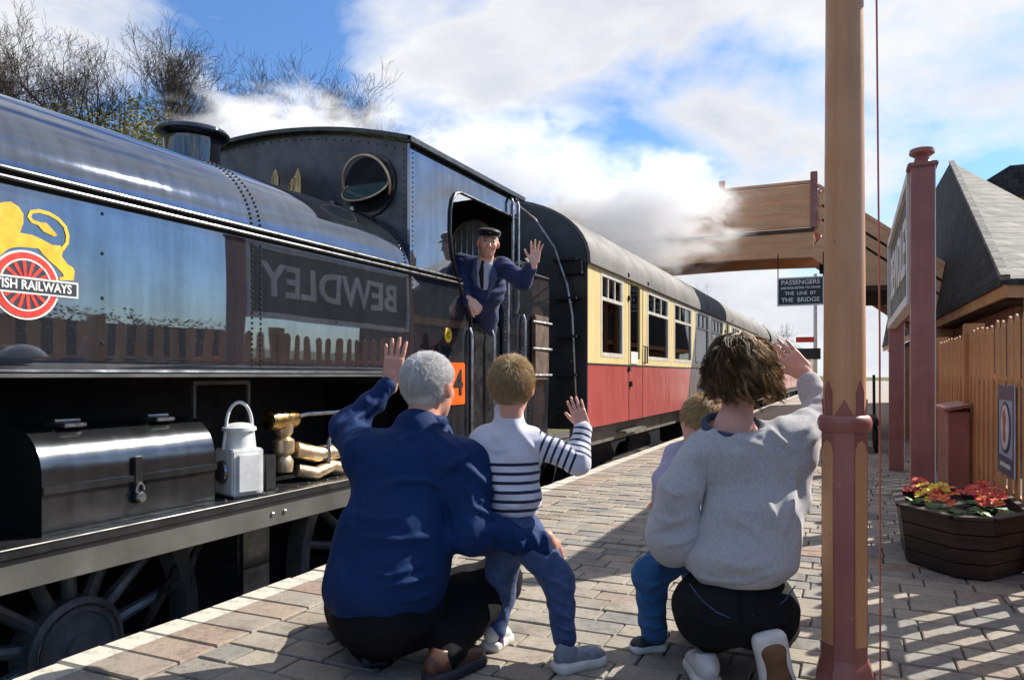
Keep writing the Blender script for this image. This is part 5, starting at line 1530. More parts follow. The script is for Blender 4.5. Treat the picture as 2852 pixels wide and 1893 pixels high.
# ---- anatomy
def add_hand(f, w, fdir, palm, L, side, curl=(.25, .2, .2, .3), spread=.09, thumb=.75, k=.006):
    """side +1: the thumb lies on fdir x palm"""
    y = nrm(fdir); z = nrm(np.asarray(palm) - y * np.dot(palm, y)); x = np.cross(y, z); s = L / .185
    W = lambda a, b, c: np.asarray(w) + (x * a * side + y * b + z * c) * s
    F = np.stack([x, y, z])
    f.box(W(0, .048, 0), np.array((.029, .036, .004)) * s, F, .010 * s, k=.012 * s)
    f.ell(W(.022, .035, .006), np.array((.017, .028, .014)) * s, F, k=.012 * s)
    for i, (rx, ln) in enumerate(((.031, .074), (.0105, .084), (-.0105, .079), (-.030, .062))):
        p = W(rx, .088 - abs(i - 1.2) * .003, 0)
        a = spread * (1.3 - i) * side
        d = nrm(y + x * a * 1.0)
        ln *= s; r = (.0092, .0095, .0092, .0082)[i] * s
        f.cap(W(rx * .8, .055, 0), p, r * .9, r, k)
        cu = 0
        for j, fr in enumerate((.44, .31, .25)):
            cu += curl[i] * (1, 1.1, .8)[j]
            q = p + (d * math.cos(cu) + z * math.sin(cu)) * ln * fr
            f.cap(p, q, r * (1 - .07 * j), r * (.95 - .09 * j), k * .55); p = q
    p = W(.024, .022, .004); d = nrm(x * side * thumb + y * .72 + z * .25)
    q = p + d * .040 * s; f.cap(p, q, .0135 * s, .0112 * s, k * 1.5)
    d2 = nrm(d + y * .35); q2 = q + d2 * .030 * s; f.cap(q, q2, .011 * s, .0102 * s, k * .6)
    f.cap(q2, q2 + nrm(d2 + y * .1) * .022 * s, .0102 * s, .0082 * s, k * .6)
    f.cap(np.asarray(w) - y * .03 * s, W(0, .02, 0), .0235 * s, .024 * s, .012 * s)

def add_head(f, c, F, s=1.0, face=True):
    W = lambda a, b, z: np.asarray(c) + (F[0] * a + F[1] * b + F[2] * z) * s
    v = lambda *r: np.array(r) * s
    f.ell(W(0, -.012, .032), v(.076, .097, .088), F, .02 * s)
    f.ell(W(0, .030, -.040), v(.058, .066, .074), F, .03 * s)
    f.ell(W(0, .072, -.088), v(.024, .022, .02), F, .025 * s)
    for q in (-1, 1):
        f.ell(W(q * .035, .068, -.018), v(.022, .02, .022), F, .02 * s)
        f.ell(W(q * .078, -.004, -.004), v(.009, .019, .029), np.stack([nrm(F[0] + q * -.35 * F[1]), nrm(F[1] + q * .35 * F[0]), F[2]]), .006 * s)
        f.ell(W(q * .031, .103, .014), v(.019, .014, .011), F, .008 * s, 's')
        f.ell(W(q * .031, .083, .013), v(.0135, .0135, .012), F, .002 * s)
    f.ell(W(0, .086, .036), v(.048, .014, .009), F, .012 * s)
    f.cap(W(0, .094, .012), W(0, .113, -.022), .009 * s, .0125 * s, .012 * s)
    for q in (-1, 1): f.ell(W(q * .012, .102, -.026), v(.008, .009, .007), F, .006 * s)
    f.ell(W(0, .0955, -.053), v(.025, .009, .005), F, .005 * s)
    f.ell(W(0, .0945, -.063), v(.021, .010, .0055), F, .005 * s)

def face_tint(V, c, F, s, base, beard=None, cheeks=.15):
    L = ((V - np.asarray(c)) @ F.T) / s
    x, y, z = L[:, 0], L[:, 1], L[:, 2]
    col = np.tile(np.array(base), (len(V), 1))
    def blend(m, rgb):
        m = np.clip(m, 0, 1)[:, None]; col[:] = col * (1 - m) + np.array(rgb) * m
    near = (np.abs(x) < .11) & (y > -.02) & (np.abs(z) < .14)
    for q in (-1, 1):
        g = np.exp(-(((x - q * .04) / .022) ** 2 + ((z + .02) / .022) ** 2)) * (y > .03)
        blend(g * cheeks * 2.2, (base[0] * 1.02, base[1] * .62, base[2] * .55))
        blend((np.abs(x - q * .081) < .016) * (np.abs(z) < .05) * .5, (base[0], base[1] * .6, base[2] * .52))
    blend(np.exp(-((x / .014) ** 2 + ((z + .022) / .014) ** 2)) * (y > .09) * .4, (base[0], base[1] * .6, base[2] * .5))
    if beard is not None:
        m = (y > -.01) * np.clip((-z - .028 - np.abs(x) * .1) / .012, 0, 1) * np.clip((.115 + z) / .01, 0, 1)
        m *= 1 - np.exp(-((x / .028) ** 2 + ((z + .057) / .009) ** 2))
        m = np.maximum(m, np.exp(-((x / .03) ** 2 + ((z + .040) / .007) ** 2)) * (y > .07))
        blend(m * beard[3] * near, beard[:3])
    blend(np.exp(-((x / .024) ** 4 + ((z + .057) / .0075) ** 4)) * (y > .075) * .8, (.50, .16, .13))
    blend(np.exp(-((x / .017) ** 4 + ((z + .0575) / .0032) ** 4)) * (y > .085) * .9, (.75, .70, .64))
    for q in (-1, 1):
        blend(np.exp(-(((x - q * .033) / .022) ** 4 + ((z - .034 + abs(0)) / .005) ** 4)) * (y > .05) * .85, (.10, .055, .03))
        e = np.exp(-(((x - q * .031) / .013) ** 4 + ((z - .013) / .0065) ** 4)) * (y > .06)
        blend(e * .8, (.42, .36, .33)); blend(np.exp(-(((x - q * .031) / .0075) ** 4 + ((z - .013) / .0068) ** 4)) * (y > .06), (.03, .025, .022))
        blend(np.exp(-(((x - q * .031) / .016) ** 4 + ((z - .0205) / .0025) ** 4)) * (y > .06) * .8, (.12, .06, .04))
    return col

def strand_mesh(paths, r0, attr, name, mat, parent, base, cols, sides=3):
    """many tapering strands as ONE hair mesh"""
    P = np.asarray(paths); n, m, _ = P.shape
    T = np.gradient(P, axis=1); T /= np.linalg.norm(T, axis=2, keepdims=True) + 1e-9
    A = np.cross(T, np.array((.37, .21, .9))); A /= np.linalg.norm(A, axis=2, keepdims=True) + 1e-9
    Bn = np.cross(T, A)
    tp = np.linspace(1, .18, m)[None, :, None]
    V = []
    for k in range(sides):
        a = 2 * math.pi * k / sides
        V.append(P + (A * math.cos(a) + Bn * math.sin(a)) * np.asarray(r0).reshape(-1, 1, 1) * tp)
    V = np.stack(V, 2).reshape(-1, 3)
    ids = np.arange(n * m * sides).reshape(n, m, sides)
    F = []
    for k in range(sides):
        k2 = (k + 1) % sides
        F.append(np.stack([ids[:, :-1, k], ids[:, :-1, k2], ids[:, 1:, k2], ids[:, 1:, k]], -1).reshape(-1, 4))
    return skin_obj(name, (V, np.concatenate(F)), mat, parent, base, {'lock': np.repeat(np.asarray(cols), m * sides)})

def short_hair(c, F, s, n, length, seed, region, lift=.25, rad=(.080, .101, .092), thick=.0016, off=(0, -.012, .032), crown=(0.0, -.6, .8)):
    rs = np.random.RandomState(seed); c = np.asarray(c)
    paths, cols = [], []
    cr = nrm(crown)
    while len(paths) < n:
        d = nrm(rs.randn(3))
        if not region(d): continue
        p = d * np.array(rad); nn = nrm(d / np.array(rad))
        fl = nn * np.dot(nn, cr) - cr; fl = fl - nn * np.dot(fl, nn)
        fl = fl / (np.linalg.norm(fl) + .15) + rs.randn(3) * .22
        fl = nrm(fl - nn * np.dot(fl, nn) + nn * lift)
        L = length * rs.uniform(.6, 1.15); q = p.copy(); pts = []
        for i in range(5):
            pts.append(q.copy()); q = q + fl * L / 4
            e = np.sqrt(((q / np.array(rad)) ** 2).sum()); fl = nrm(fl - nrm(q) * (.16 if e > 1.05 else -.05) + rs.randn(3) * .08)
        paths.append([c + (F.T @ (np.array(off) + u)) * s for u in pts]); cols.append(rs.rand())
    return np.array(paths), np.array(cols)

# ---- materials for people
def skin_mat(name, rough=.5):
    n = NT(name); v = n.coord('Object')
    a = n.new('ShaderNodeAttribute', attribute_name='tint')
    mott = n.noise(v, 30, 5, .6)
    col = n.mix(.5, a.outputs['Color'], n.ramp(mott, [(.3, (.86, .80, .78)), (.7, (1.08, 1.04, 1.02))]), 'MULTIPLY')
    n.set(color=col, rough=rough, spec=.4, sss=.12, normal=n.bump(n.noise(v, 260, 3), .12, .001))
    try: n.b.inputs['Subsurface Radius'].default_value = (.012, .005, .003)
    except Exception: pass
    return n.m
M['skin'] = skin_mat('skin')
def hair_mat(name, stops, rough=.42, thin=.38):
    n = NT(name); a = n.new('ShaderNodeAttribute', attribute_name='lock')
    col = n.ramp(a.outputs['Fac'], stops)
    n.set(color=col, rough=rough, spec=.35)
    tr = n.new('ShaderNodeBsdfTranslucent'); n.L.new(col, tr.inputs['Color'])
    mx = n.new('ShaderNodeMixShader'); mx.inputs[0].default_value = thin
    n.L.new(n.b.outputs[0], mx.inputs[1]); n.L.new(tr.outputs[0], mx.inputs[2]); n.L.new(mx.outputs[0], n.out.inputs[0])
    return n.m
M['hair_grey'] = hair_mat('grey_hair', [(0, (.62, .60, .59)), (.5, (.80, .79, .78)), (1, (.92, .91, .90))], .45, .2)
M['hair_fair'] = hair_mat('fair_hair', [(0, (.38, .25, .125)), (.5, (.60, .43, .23)), (1, (.80, .62, .38))])
M['hair_brown'] = hair_mat('brown_curls', [(0, (.075, .040, .019)), (.4, (.24, .135, .06)), (.75, (.48, .30, .14)), (1, (.74, .52, .27))])
M['hair_pale'] = hair_mat('pale_toddler_hair', [(0, (.45, .31, .16)), (.5, (.65, .48, .27)), (1, (.82, .66, .42))])
def creases(n, v, fold, fb, b):
    """sharp drag lines: two sets of ridged noise drawn out along different directions"""
    for k, (sx, sy, sz, ro) in enumerate(((1.0, 1.0, .35, .5), (.4, .5, 1.25, -.7))):
        m = n.new('ShaderNodeMapping'); m.inputs['Scale'].default_value = (sx, sy, sz); m.inputs['Rotation'].default_value = (ro, .3 + ro, ro * .6)
        n.L.new(v, m.inputs[0])
        q = n.new('ShaderNodeTexNoise'); q.noise_type = 'RIDGED_MULTIFRACTAL'
        q.inputs['Scale'].default_value = fold * (.42, .55)[k]; q.inputs['Detail'].default_value = 2.5; q.inputs['Roughness'].default_value = .45; q.inputs['Distortion'].default_value = .9
        n.L.new(m.outputs[0], q.inputs['Vector'])
        b = n.bump(n.ramp(n.math('MULTIPLY', q.outputs['Fac'], .5), [(.15, (0, 0, 0)), (.85, (1, 1, 1))]), min(1, fb * 1.7), .028, b)
    return b
def cloth(name, c1, c2, rough=.85, weave=600, wb=.25, fold=14, fb=.35, scale=6, sheen=.2, stretch=(1, 1, 1)):
    n = NT(name); v = n.coord('Object', stretch)
    col = n.ramp(n.noise(v, scale, 5, .6), [(.3, c2), (.7, c1)])
    w = n.new('ShaderNodeTexWave'); n.L.new(v, w.inputs['Vector']); w.inputs['Scale'].default_value = weave * .3; w.inputs['Distortion'].default_value = 2
    b = n.bump(n.noise(v, fold, 3, .5, .8), fb, .012)
    b = creases(n, v, fold, fb, b)
    b = n.bump(w.outputs['Fac'], wb, .0015, b)
    b = n.bump(n.noise(v, weave, 2), wb, .001, b)
    n.set(color=col, rough=rough, spec=.18, sheen=sheen * .5, normal=b)
    return n.m
M['navy_jacket'] = cloth('navy_jacket', (.0042, .028, .110), (.003, .019, .080), .72, 500, .06, 9, .3, 5, 0.0)
M['black_trousers'] = cloth('black_trousers', (.006, .006, .008), (.003, .003, .004), .85, 500, .15, 10, .4, 6, 0.0)
M['charcoal_jeans'] = cloth('charcoal_jeans', (.012, .013, .015), (.006, .006, .008), .85, 700, .3, 12, .4, 6, 0.0)
M['slate_jeans'] = cloth('slate_jeans', (.065, .105, .235), (.03, .05, .125), .85, 700, .3, 18, .5, 14)
M['blue_jeans'] = cloth('blue_jeans', (.035, .125, .30), (.018, .070, .19), .85, 700, .3, 18, .5, 12)
M['denim_overalls'] = cloth('denim_overalls', (.030, .045, .13), (.016, .024, .075), .8, 600, .2, 14, .5, 9)
M['grey_knit'] = cloth('grey_knit', (.58, .58, .60), (.43, .43, .45), .95, 330, 1.0, 10, .25, 130, .5, (1, 1, .7))
M['lilac'] = cloth('lilac_sleeve', (.42, .38, .52), (.32, .29, .42), .9, 400, .3, 12, .4)
M['blue_collar'] = cloth('stripe_collar', (.06, .07, .13), (.035, .04, .08), .9, 300, .3, 20, .2)
M['pale_shirt'] = cloth('pale_shirt', (.50, .54, .66), (.40, .44, .55), .8, 400, .2, 18, .4)
M['black_cap'] = cloth('black_cap', (.012, .012, .014), (.007, .007, .008), .45, 300, .1, 12, .1)
M['shoe_white'] = simple('shoe_white', (.66, .64, .62), (.50, .48, .47), .6, 0, 20, .2, 80)
M['shoe_grey'] = simple('shoe_grey', (.22, .25, .31), (.13, .15, .20), .6, 0, 25, .3, 90)
M['shoe_navy'] = simple('shoe_navy', (.025, .028, .045), (.012, .014, .022), .6, 0, 25, .2, 90)
M['shoe_tan'] = simple('shoe_tan', (.11, .046, .026), (.05, .022, .014), .4, 0, 14, .2, 60)
M['sole_brown'] = simple('sole_brown', (.17, .085, .035), (.11, .05, .02), .7, 0, 14, .5, 60)
M['sole_white'] = simple('sole_white', (.68, .66, .63), (.52, .50, .48), .6, 0, 18, .2, 60)
M['sock'] = cloth('sock_purple', (.10, .045, .16), (.05, .02, .09), .9, 300, .4, 20, .2)
def striped():
    n = NT('breton_stripe'); v = n.coord('Object')
    a = n.new('ShaderNodeAttribute', attribute_name='stripe')
    fr = n.math('FRACT', a.outputs['Fac'])
    on = n.math('MULTIPLY', n.math('LESS_THAN', fr, .36), n.math('GREATER_THAN', a.outputs['Fac'], 0.0))
    pale = n.ramp(n.noise(v, 9, 5), [(.3, (.50, .51, .60)), (.7, (.64, .65, .73))])
    col = n.mix(on, pale, (.018, .022, .055))
    b = creases(n, v, 14, .3, n.bump(n.noise(v, 14, 3, .5, .8), .35, .012)); b = n.bump(n.noise(v, 420, 2), .4, .001, b)
    n.set(color=col, rough=.9, spec=.2, sheen=.3, normal=b)
    return n.m
M['breton'] = striped()

MAN_FOLDS = [([(869,1123),(930,1108),(985,1108),(1020,1125),(1024,1175)],0.013,11),([(1023,1090),(1055,1065),(1088,1046)],0.013,12),([(1018,1150),(1030,1185),(1036,1222)],-0.016,9),([(790,1030),(840,995),(888,966)],0.01,10),([(913,1024),(963,996)],0.008,10),([(831,1238),(920,1246),(1012,1233)],0.008,11),([(886,1354),(940,1345),(998,1324)],0.011,9),([(915,1384),(960,1380),(1003,1362)],0.011,9),([(860,1322),(900,1330),(985,1298)],0.007,10),([(800,1180),(870,1200),(930,1195)],0.006,12),([(1183,1208),(1192,1235),(1202,1262)],0.011,9),([(1216,1212),(1232,1240),(1246,1273)],0.011,8),([(1252,1211),(1262,1245),(1262,1280)],0.009,7),([(1085,1165),(1130,1188),(1182,1200)],0.01,10),([(1060,1110),(1085,1140),(1095,1190)],0.008,10),([(1110,1235),(1150,1255),(1190,1258)],-0.008,10),([(785,982),(808,970),(833,957)],0.01,8),([(812,972),(842,950),(870,924)],0.01,8),([(846,965),(872,938),(893,908)],0.009,7),([(800,1010),(835,1000),(860,985)],-0.008,8),([(752,1412),(800,1426),(880,1432),(1000,1424)],0.006,7),([(838,1100),(832,1250),(828,1400)],0.004,7),([(770,1250),(785,1330),(780,1400)],0.006,12),([(1060,1040),(1020,1010),(1000,995)],0.006,9)]
WOMAN_FOLDS = [([(1768,985),(1795,1010),(1828,1036)],0.012,11),([(1700,1010),(1760,1030),(1800,1060)],0.007,12),([(1838,1062),(1825,1150),(1798,1258)],0.012,14),([(1650,1060),(1640,1110),(1632,1170)],0.009,11),([(1660,1300),(1720,1310),(1790,1290)],0.006,12),([(1600,1290),(1640,1250),(1650,1200)],0.008,11),([(1750,1120),(1780,1180),(1790,1230)],0.007,13),([(1680,1190),(1730,1215),(1770,1250)],0.006,14),([(1578,1318),(1640,1338),(1720,1342),(1826,1305)],0.006,7),([(1840,1000),(1868,985),(1890,960)],0.009,9),([(1850,1040),(1880,1010),(1900,985)],0.009,9),([(1865,940),(1880,925),(1895,915)],0.008,8)]
SLEEVE_FOLDS = [([(1585,1060),(1600,1105),(1612,1160)],0.01,10),([(1530,1258),(1570,1250),(1612,1233)],0.011,10),([(1515,1190),(1545,1205),(1590,1190)],0.01,10),([(1530,1120),(1555,1140),(1590,1135)],0.008,10),([(1510,1230),(1545,1225),(1600,1210)],-0.008,9)]
BOY_FOLDS = [([(1208,1010),(1232,1035),(1255,1060)],0.007,8),([(1150,1160),(1190,1170),(1230,1150)],0.006,8),([(1120,1030),(1150,1040),(1180,1030)],0.004,9),([(1265,1050),(1290,1060),(1300,1080)],0.006,7),([(1312,1040),(1325,1050),(1345,1050)],0.007,7),([(1140,1120),(1160,1140),(1200,1135)],0.005,9)]
BOY_LEG_FOLDS = [([(1255,1330),(1285,1342),(1312,1362)],0.008,7),([(1268,1372),(1290,1385),(1316,1400)],0.009,7),([(1275,1408),(1296,1420),(1318,1430)],0.009,6),([(1280,1440),(1300,1450),(1318,1455)],0.009,6),([(1284,1466),(1302,1474),(1318,1474)],0.008,5),([(1215,1260),(1240,1280),(1270,1300)],0.008,9),([(1200,1270),(1220,1300),(1245,1330)],0.006,9)]
TODDLER_FOLDS = [([(1472,1338),(1500,1352),(1535,1342)],0.01,7),([(1475,1375),(1500,1388),(1530,1380)],0.008,7),([(1482,1412),(1505,1420),(1532,1415)],0.009,6),([(1484,1440),(1508,1448),(1534,1442)],0.009,6),([(1500,1300),(1530,1300),(1560,1285)],0.009,8)]
JEANS_FOLDS = [([(1712,1350),(1710,1420),(1708,1475)],-0.01,7),([(1600,1420),(1640,1440),(1690,1440)],0.008,9),([(1730,1440),(1780,1445),(1825,1420)],0.008,9),([(1570,1370),(1600,1400),(1620,1440)],0.006,9)]
SKIN = (.56, .30, .215)
def shoe(parent, base, heel, toe, w, h, mats, F_up=UP, vox=.005, soleh=.018, tread=None):
    """a shoe from heel to toe: upper, sole"""
    heel, toe = np.asarray(heel), np.asarray(toe)
    d = nrm(toe - heel); L = np.linalg.norm(toe - heel); z = nrm(np.asarray(F_up) - d * np.dot(F_up, d)); x = np.cross(d, z)
    F = np.stack([x, d, z])
    P = lambda a, b, c: heel + x * a * w + d * b * L + z * c * h
    f = Field()
    f.ell(P(0, .16, .50), (w * .40, L * .20, h * .52), F, .02); f.ell(P(0, .50, .34), (w * .43, L * .34, h * .36), F, .03); f.ell(P(0, .80, .26), (w * .46, L * .21, h * .27), F, .03)
    f.cap(P(0, .20, .55), P(0, .22, .80), w * .36, w * .34, .02); f.ell(P(0, .24, 1.05), (w * .27, w * .30, h * .34), F, .012, 's')
    o = skin_obj('shoe', f.mesh(vox), mats[0], parent, base)
    f = Field(); f.box(P(0, .47, 0), (w * .30, L * .40, soleh * .25), F, soleh * .5 + w * .10, .02); f.ell(P(0, .80, 0.0), (w * .49, L * .23, soleh * 1.0), F, .02); f.ell(P(0, .16, 0), (w * .43, L * .19, soleh * 1.0), F, .02)
    skin_obj('sole', f.mesh(vox), mats[1], o, base)
    for i in range(4):                                              # laces
        m = MB(); q = .36 + i * .075; hh = .74 - i * .085
        m.tube([tuple(P(a, q, hh - abs(a) * .55 + .02) - np.asarray(base)) for a in (-.26, -.13, 0, .13, .26)], .0026, 5); m.build('lace', mats[2] if len(mats) > 2 else mats[1], o, True)
    if tread is not None:
        f = Field(); f.ell(P(0, .79, -soleh / h * .6), (w * .40, L * .20, soleh * .8), F, .03); f.ell(P(0, .20, -soleh / h * .6), (w * .34, L * .17, soleh * .8), F, .03); f.cap(P(0, .25, -soleh / h * .55), P(0, .75, -soleh / h * .55), w * .22, w * .28, .03) if False else f.box(P(0, .5, -soleh / h * .75), (w * .18, L * .25, soleh * .1), F, soleh * .5 + w * .06, .03)
        skin_obj('tread', f.mesh(vox), tread, o, base)
    return o

def make_man():
    b = at(930, 1500, 2.72); b[2] = 0
    e = empty('person', tuple(b))
    hc, s = at(990, 897, 2.93), 1.13
    HF = frame(FW * .86 + RT * .42 + UP * .02, UP)
    f = Field(); add_head(f, hc, HF, s)
    nb = at(970, 1014, 2.86)
    f.cap(hc + HF[2] * -.05 - HF[1] * .035, nb, .058, .066, .03)
    ls, rs_ = at(838, 1045, 2.85), at(1078, 1070, 2.84)
    f.chain([nb, at(925, 1150, 2.85), at(895, 1300, 2.80), at(892, 1410, 2.77)], [.055, .09, .09, .08], .04)
    f.cap(nb - UP * .05, ls - UP * .02, .045, .04, .03); f.cap(nb - UP * .05, rs_ - UP * .02, .045, .04, .03)
    le, lw = at(798, 990, 3.06), at(904, 878, 3.15); re, rw = at(1088, 1228, 2.74), at(1268, 1252, 2.80)
    f.chain([ls, le, lw], [.048, .040, .027], .02); f.chain([rs_, re, rw], [.048, .040, .028], .02)
    add_hand(f, lw, at(915, 765, 3.16) - lw, FW, .198, -1, (.10, .06, .08, .14), .10, .55)
    add_hand(f, rw, at(1292, 1318, 2.86) - rw, RT * -.25 + FW * .75 - UP * .4, .19, 1, (.35, .30, .30, .35), .05, .35)
    rk, ra = at(1150, 1338, 3.02), at(1022, 1520, 2.58); lk, la = at(800, 1400, 3.12), at(872, 1530, 2.72)
    hp = at(892, 1425, 2.72)
    f.chain([hp + FW * .05, rk, ra], [.07, .045, .03], .03); f.chain([hp + FW * .05, lk, la], [.07, .045, .03], .03)
    V = f.mesh(.0045)
    skin_obj('body', V, M['skin'], e, b, color=face_tint(V[0], hc, HF, s, (.58, .30, .22)))
    # jacket
    j = Field()
    j.ell(at(942, 1120, 2.85), (.212, .150, .215), k=.08); j.ell(at(908, 1255, 2.76), (.226, .170, .215), k=.08); j.ell(at(884, 1352, 2.71), (.222, .178, .155), k=.07)
    j.cap(at(880, 1062, 2.86), at(1045, 1074, 2.86), .098, .102, .08)
    j.cap(nb + UP * .045, nb - UP * .05, .078, .112, .05)
    j.chain([ls, le, lw - nrm(lw - le) * .02], [.086, .066, .040], .05, .012, 60.); j.chain([rs_, re, rw - nrm(rw - re) * .04], [.096, .078, .052], .05, .018, 52.)
    j.cap(at(950, 980, 2.87), at(1010, 1000, 2.90), .066, .060, .02)
    o = skin_obj('jacket', sculpt(j.mesh(.006, .009, 24., 3, clipz=.165), MAN_FOLDS), M['navy_jacket'], e, b)
    # collar roll, cuffs, hem
    c = Field(); pts = [hc + HF[2] * -.118 + HF[0] * .073 * math.cos(t) + HF[1] * (.073 * math.sin(t) - .032) + UP * -.012 * math.sin(t) for t in np.linspace(2.6, 6.9, 14)]
    for p, q in zip(pts, pts[1:]): c.cap(p, q, .015, .015, .012); c.cap(p - UP * .022, q - UP * .022, .017, .017, .012)
    skin_obj('collar', c.mesh(.005), M['navy_jacket'], o, b)
    for w_, el_ in ((lw, le), (rw, re)):
        d = nrm(w_ - el_); c = Field(); c.cap(w_ - d * .052, w_ - d * .030, .041, .040, .01); skin_obj('cuff', c.mesh(.005), M['navy_jacket'], o, b)
    # trousers
    t = Field()
    t.ell(at(890, 1428, 2.69), (.200, .170, .118), k=.06); t.chain([at(930, 1420, 2.74), rk], [.130, .092], .06, .005, 40.); t.chain([rk, ra + (ra - rk) * -.02], [.088, .058], .05, .007, 55.)
    t.chain([at(850, 1420, 2.76), lk], [.120, .085], .06); t.chain([lk, la], [.085, .055], .05)
    skin_obj('trousers', t.mesh(.007, .008, 30., 5), M['black_trousers'], e, b)
    hl = at(990, 1585, 2.52); hl[2] = .02; tt = at(1110, 1520, 2.74); tt[2] = .02
    shoe(e, b, hl, tt, .10, .095, (M['shoe_tan'], M['shoe_navy'], M['sole_brown']))
    hl = la.copy(); hl[2] = .02; tt = hl + FW * .24 + RT * -.06
    shoe(e, b, hl - FW * .05, tt, .10, .095, (M['shoe_tan'], M['shoe_navy'], M['sole_brown']))
    # hair
    reg = lambda d: (d[2] > -.80 + .72 * (d[1] > .1) + max(0, d[1]) * 1.25) and not (abs(d[0]) > .86 and d[2] < .12 and d[1] > -.35)
    P, cl = short_hair(hc, HF, s, 9000, .036, 3, reg, .05, (.082, .104, .093))
    hcap = Field(); hcap.ell(hc + (HF.T @ np.array((0, -.016, .036))) * s, np.array((.0785, .0985, .090)) * s, HF); hcap.ell(hc + (HF.T @ np.array((0, -.050, -.022))) * s, np.array((.058, .048, .048)) * s, HF, .03)
    hcap.box(hc + (HF.T @ np.array((0, .105, -.02))) * s, np.array((.1, .05, .062)) * s, HF, .02, .02, 's')
    ho = skin_obj('hair', hcap.mesh(.005), M['hair_grey'], e, b, {'lock': None} if False else None)
    strand_mesh(P, np.full(len(P), .0012), None, 'hair_strands', M['hair_grey'], ho, b, cl)
    tag(e, 'crouching man with white hair in a navy blue jacket, one hand raised', 'person')

def make_boy():
    b = at(1200, 1510, 2.80); b[2] = 0
    e = empty('person', tuple(b))
    hc, s = at(1181, 896, 2.89), .98
    HF = frame(FW * .95 + RT * .12 + UP * .04, UP)
    f = Field(); add_head(f, hc, HF, s)
    nb = at(1174, 985, 2.89)
    f.cap(hc + HF[2] * -.05 - HF[1] * .03, nb, .045, .05, .025)
    ls, rs_ = at(1112, 1015, 2.89), at(1236, 1022, 2.89)
    f.chain([nb, at(1176, 1080, 2.88), at(1182, 1170, 2.86), at(1188, 1235, 2.84)], [.04, .055, .055, .055], .03)
    le, lw = at(1085, 1105, 2.98), at(1120, 1140, 3.08); re, rw = at(1330, 1062, 2.86), at(1346, 985, 2.92)
    f.cap(nb - UP * .03, ls - UP * .01, .03, .025, .02); f.cap(nb - UP * .03, rs_ - UP * .01, .03, .025, .02)
    f.chain([ls, le, lw], [.033, .028, .02], .015); f.chain([rs_, re, rw], [.033, .028, .02], .015)
    add_hand(f, rw, at(1318, 902, 2.94) - rw, FW, .138, 1, (.12, .08, .08, .12), .06, .45, .004)
    add_hand(f, lw, FW + RT * .3, -UP, .138, 1, (.3, .3, .3, .3), .06, .5, .004)
    rk, ra = at(1288, 1338, 2.79), at(1303, 1488, 2.685); lk, la = at(1152, 1375, 2.92), at(1143, 1462, 2.87)
    f.chain([at(1210, 1245, 2.83), rk, ra], [.06, .04, .027], .02); f.chain([at(1165, 1245, 2.85), lk, la], [.06, .04, .027], .02)
    V = f.mesh(.0036)
    skin_obj('body', V, M['skin'], e, b, color=face_tint(V[0], hc, HF, s, (.62, .33, .25)))
    j = Field()
    j.ell(at(1176, 1070, 2.885), (.120, .092, .125), k=.05); j.ell(at(1182, 1150, 2.865), (.112, .092, .115), k=.05)
    j.cap(at(1135, 1012, 2.89), at(1218, 1016, 2.89), .052, .052, .05)
    j.cap(nb - UP * .02, nb + UP * .055, .072, .056, .03)
    j.chain([ls, le, lw], [.054, .047, .036], .035); j.chain([rs_, re, rw - nrm(rw - re) * .012], [.055, .050, .038], .035, .005, 70.)
    SV = sculpt(j.mesh(.0045, .006, 38., 8, clipz=at(1180, 1193, 2.8)[2]), BOY_FOLDS)
    P = SV[0]
    # stripe counter: down the body below the chest, and along the sleeve
    z0 = at(1180, 1068, 2.8)[2]
    st = (z0 - P[:, 2]) / .034
    ax_ = nrm(rs_ - nb)
    along = (P - rs_) @ nrm(re - rs_)
    fa = nrm(rw - re); la_ = np.linalg.norm(re - rs_)
    da = np.linalg.norm(P - (rs_ + np.clip(along, 0, la_)[:, None] * nrm(re - rs_)), axis=1); tt_ = np.clip((P - re) @ fa, 0, np.linalg.norm(rw - re))
    db = np.linalg.norm(P - (re + tt_[:, None] * fa), axis=1)
    onarm = ((P - rs_) @ RT > .012) & (np.minimum(da, db) < .085)
    sa = np.where(db < da, la_ + tt_, np.clip(along, 0, la_)) / .0265
    st = np.where(onarm, sa + .05, st)
    o = skin_obj('striped_jumper', SV, M['breton'], e, b, {'stripe': st})
    t = Field()
    t.ell(at(1188, 1225, 2.84), (.108, .09, .075), k=.04)
    t.chain([at(1212, 1240, 2.83), rk], [.078, .060], .03, .004, 60.); t.chain([rk, ra + (rk - ra) * .13], [.058, .045], .03, .006, 75.); t.chain([at(1165, 1240, 2.85), lk], [.078, .058], .03); t.chain([lk, la + (lk - la) * .15], [.056, .043], .03, .005, 75.)
    skin_obj('jeans', sculpt(t.mesh(.0045, .005, 50., 9), BOY_LEG_FOLDS), M['slate_jeans'], e, b)
    for a_ in (ra, la):
        c = Field(); c.cap(a_ + UP * .01, a_ - UP * .04, .031, .033, .01); skin_obj('sock', c.mesh(.005), M['sock'], e, b)
    hl = at(1283, 1552, 2.64); hl[2] = .014; tt = at(1392, 1538, 2.74); tt[2] = .014
    shoe(e, b, hl, tt, .080, .080, (M['shoe_grey'], M['sole_white']), vox=.004)
    hl = at(1128, 1495, 2.84); hl[2] = .014; tt = at(1168, 1475, 2.97); tt[2] = .014
    shoe(e, b, hl, tt, .075, .08, (M['shoe_white'], M['sole_white']), vox=.004)
    reg = lambda d: (d[2] > -.80 + .72 * (d[1] > .1) + max(0, d[1]) * 1.0) and not (abs(d[0]) > .84 and d[2] < .05 and d[1] > -.3)
    P, cl = short_hair(hc, HF, s, 9000, .046, 5, reg, .04, (.084, .104, .097))
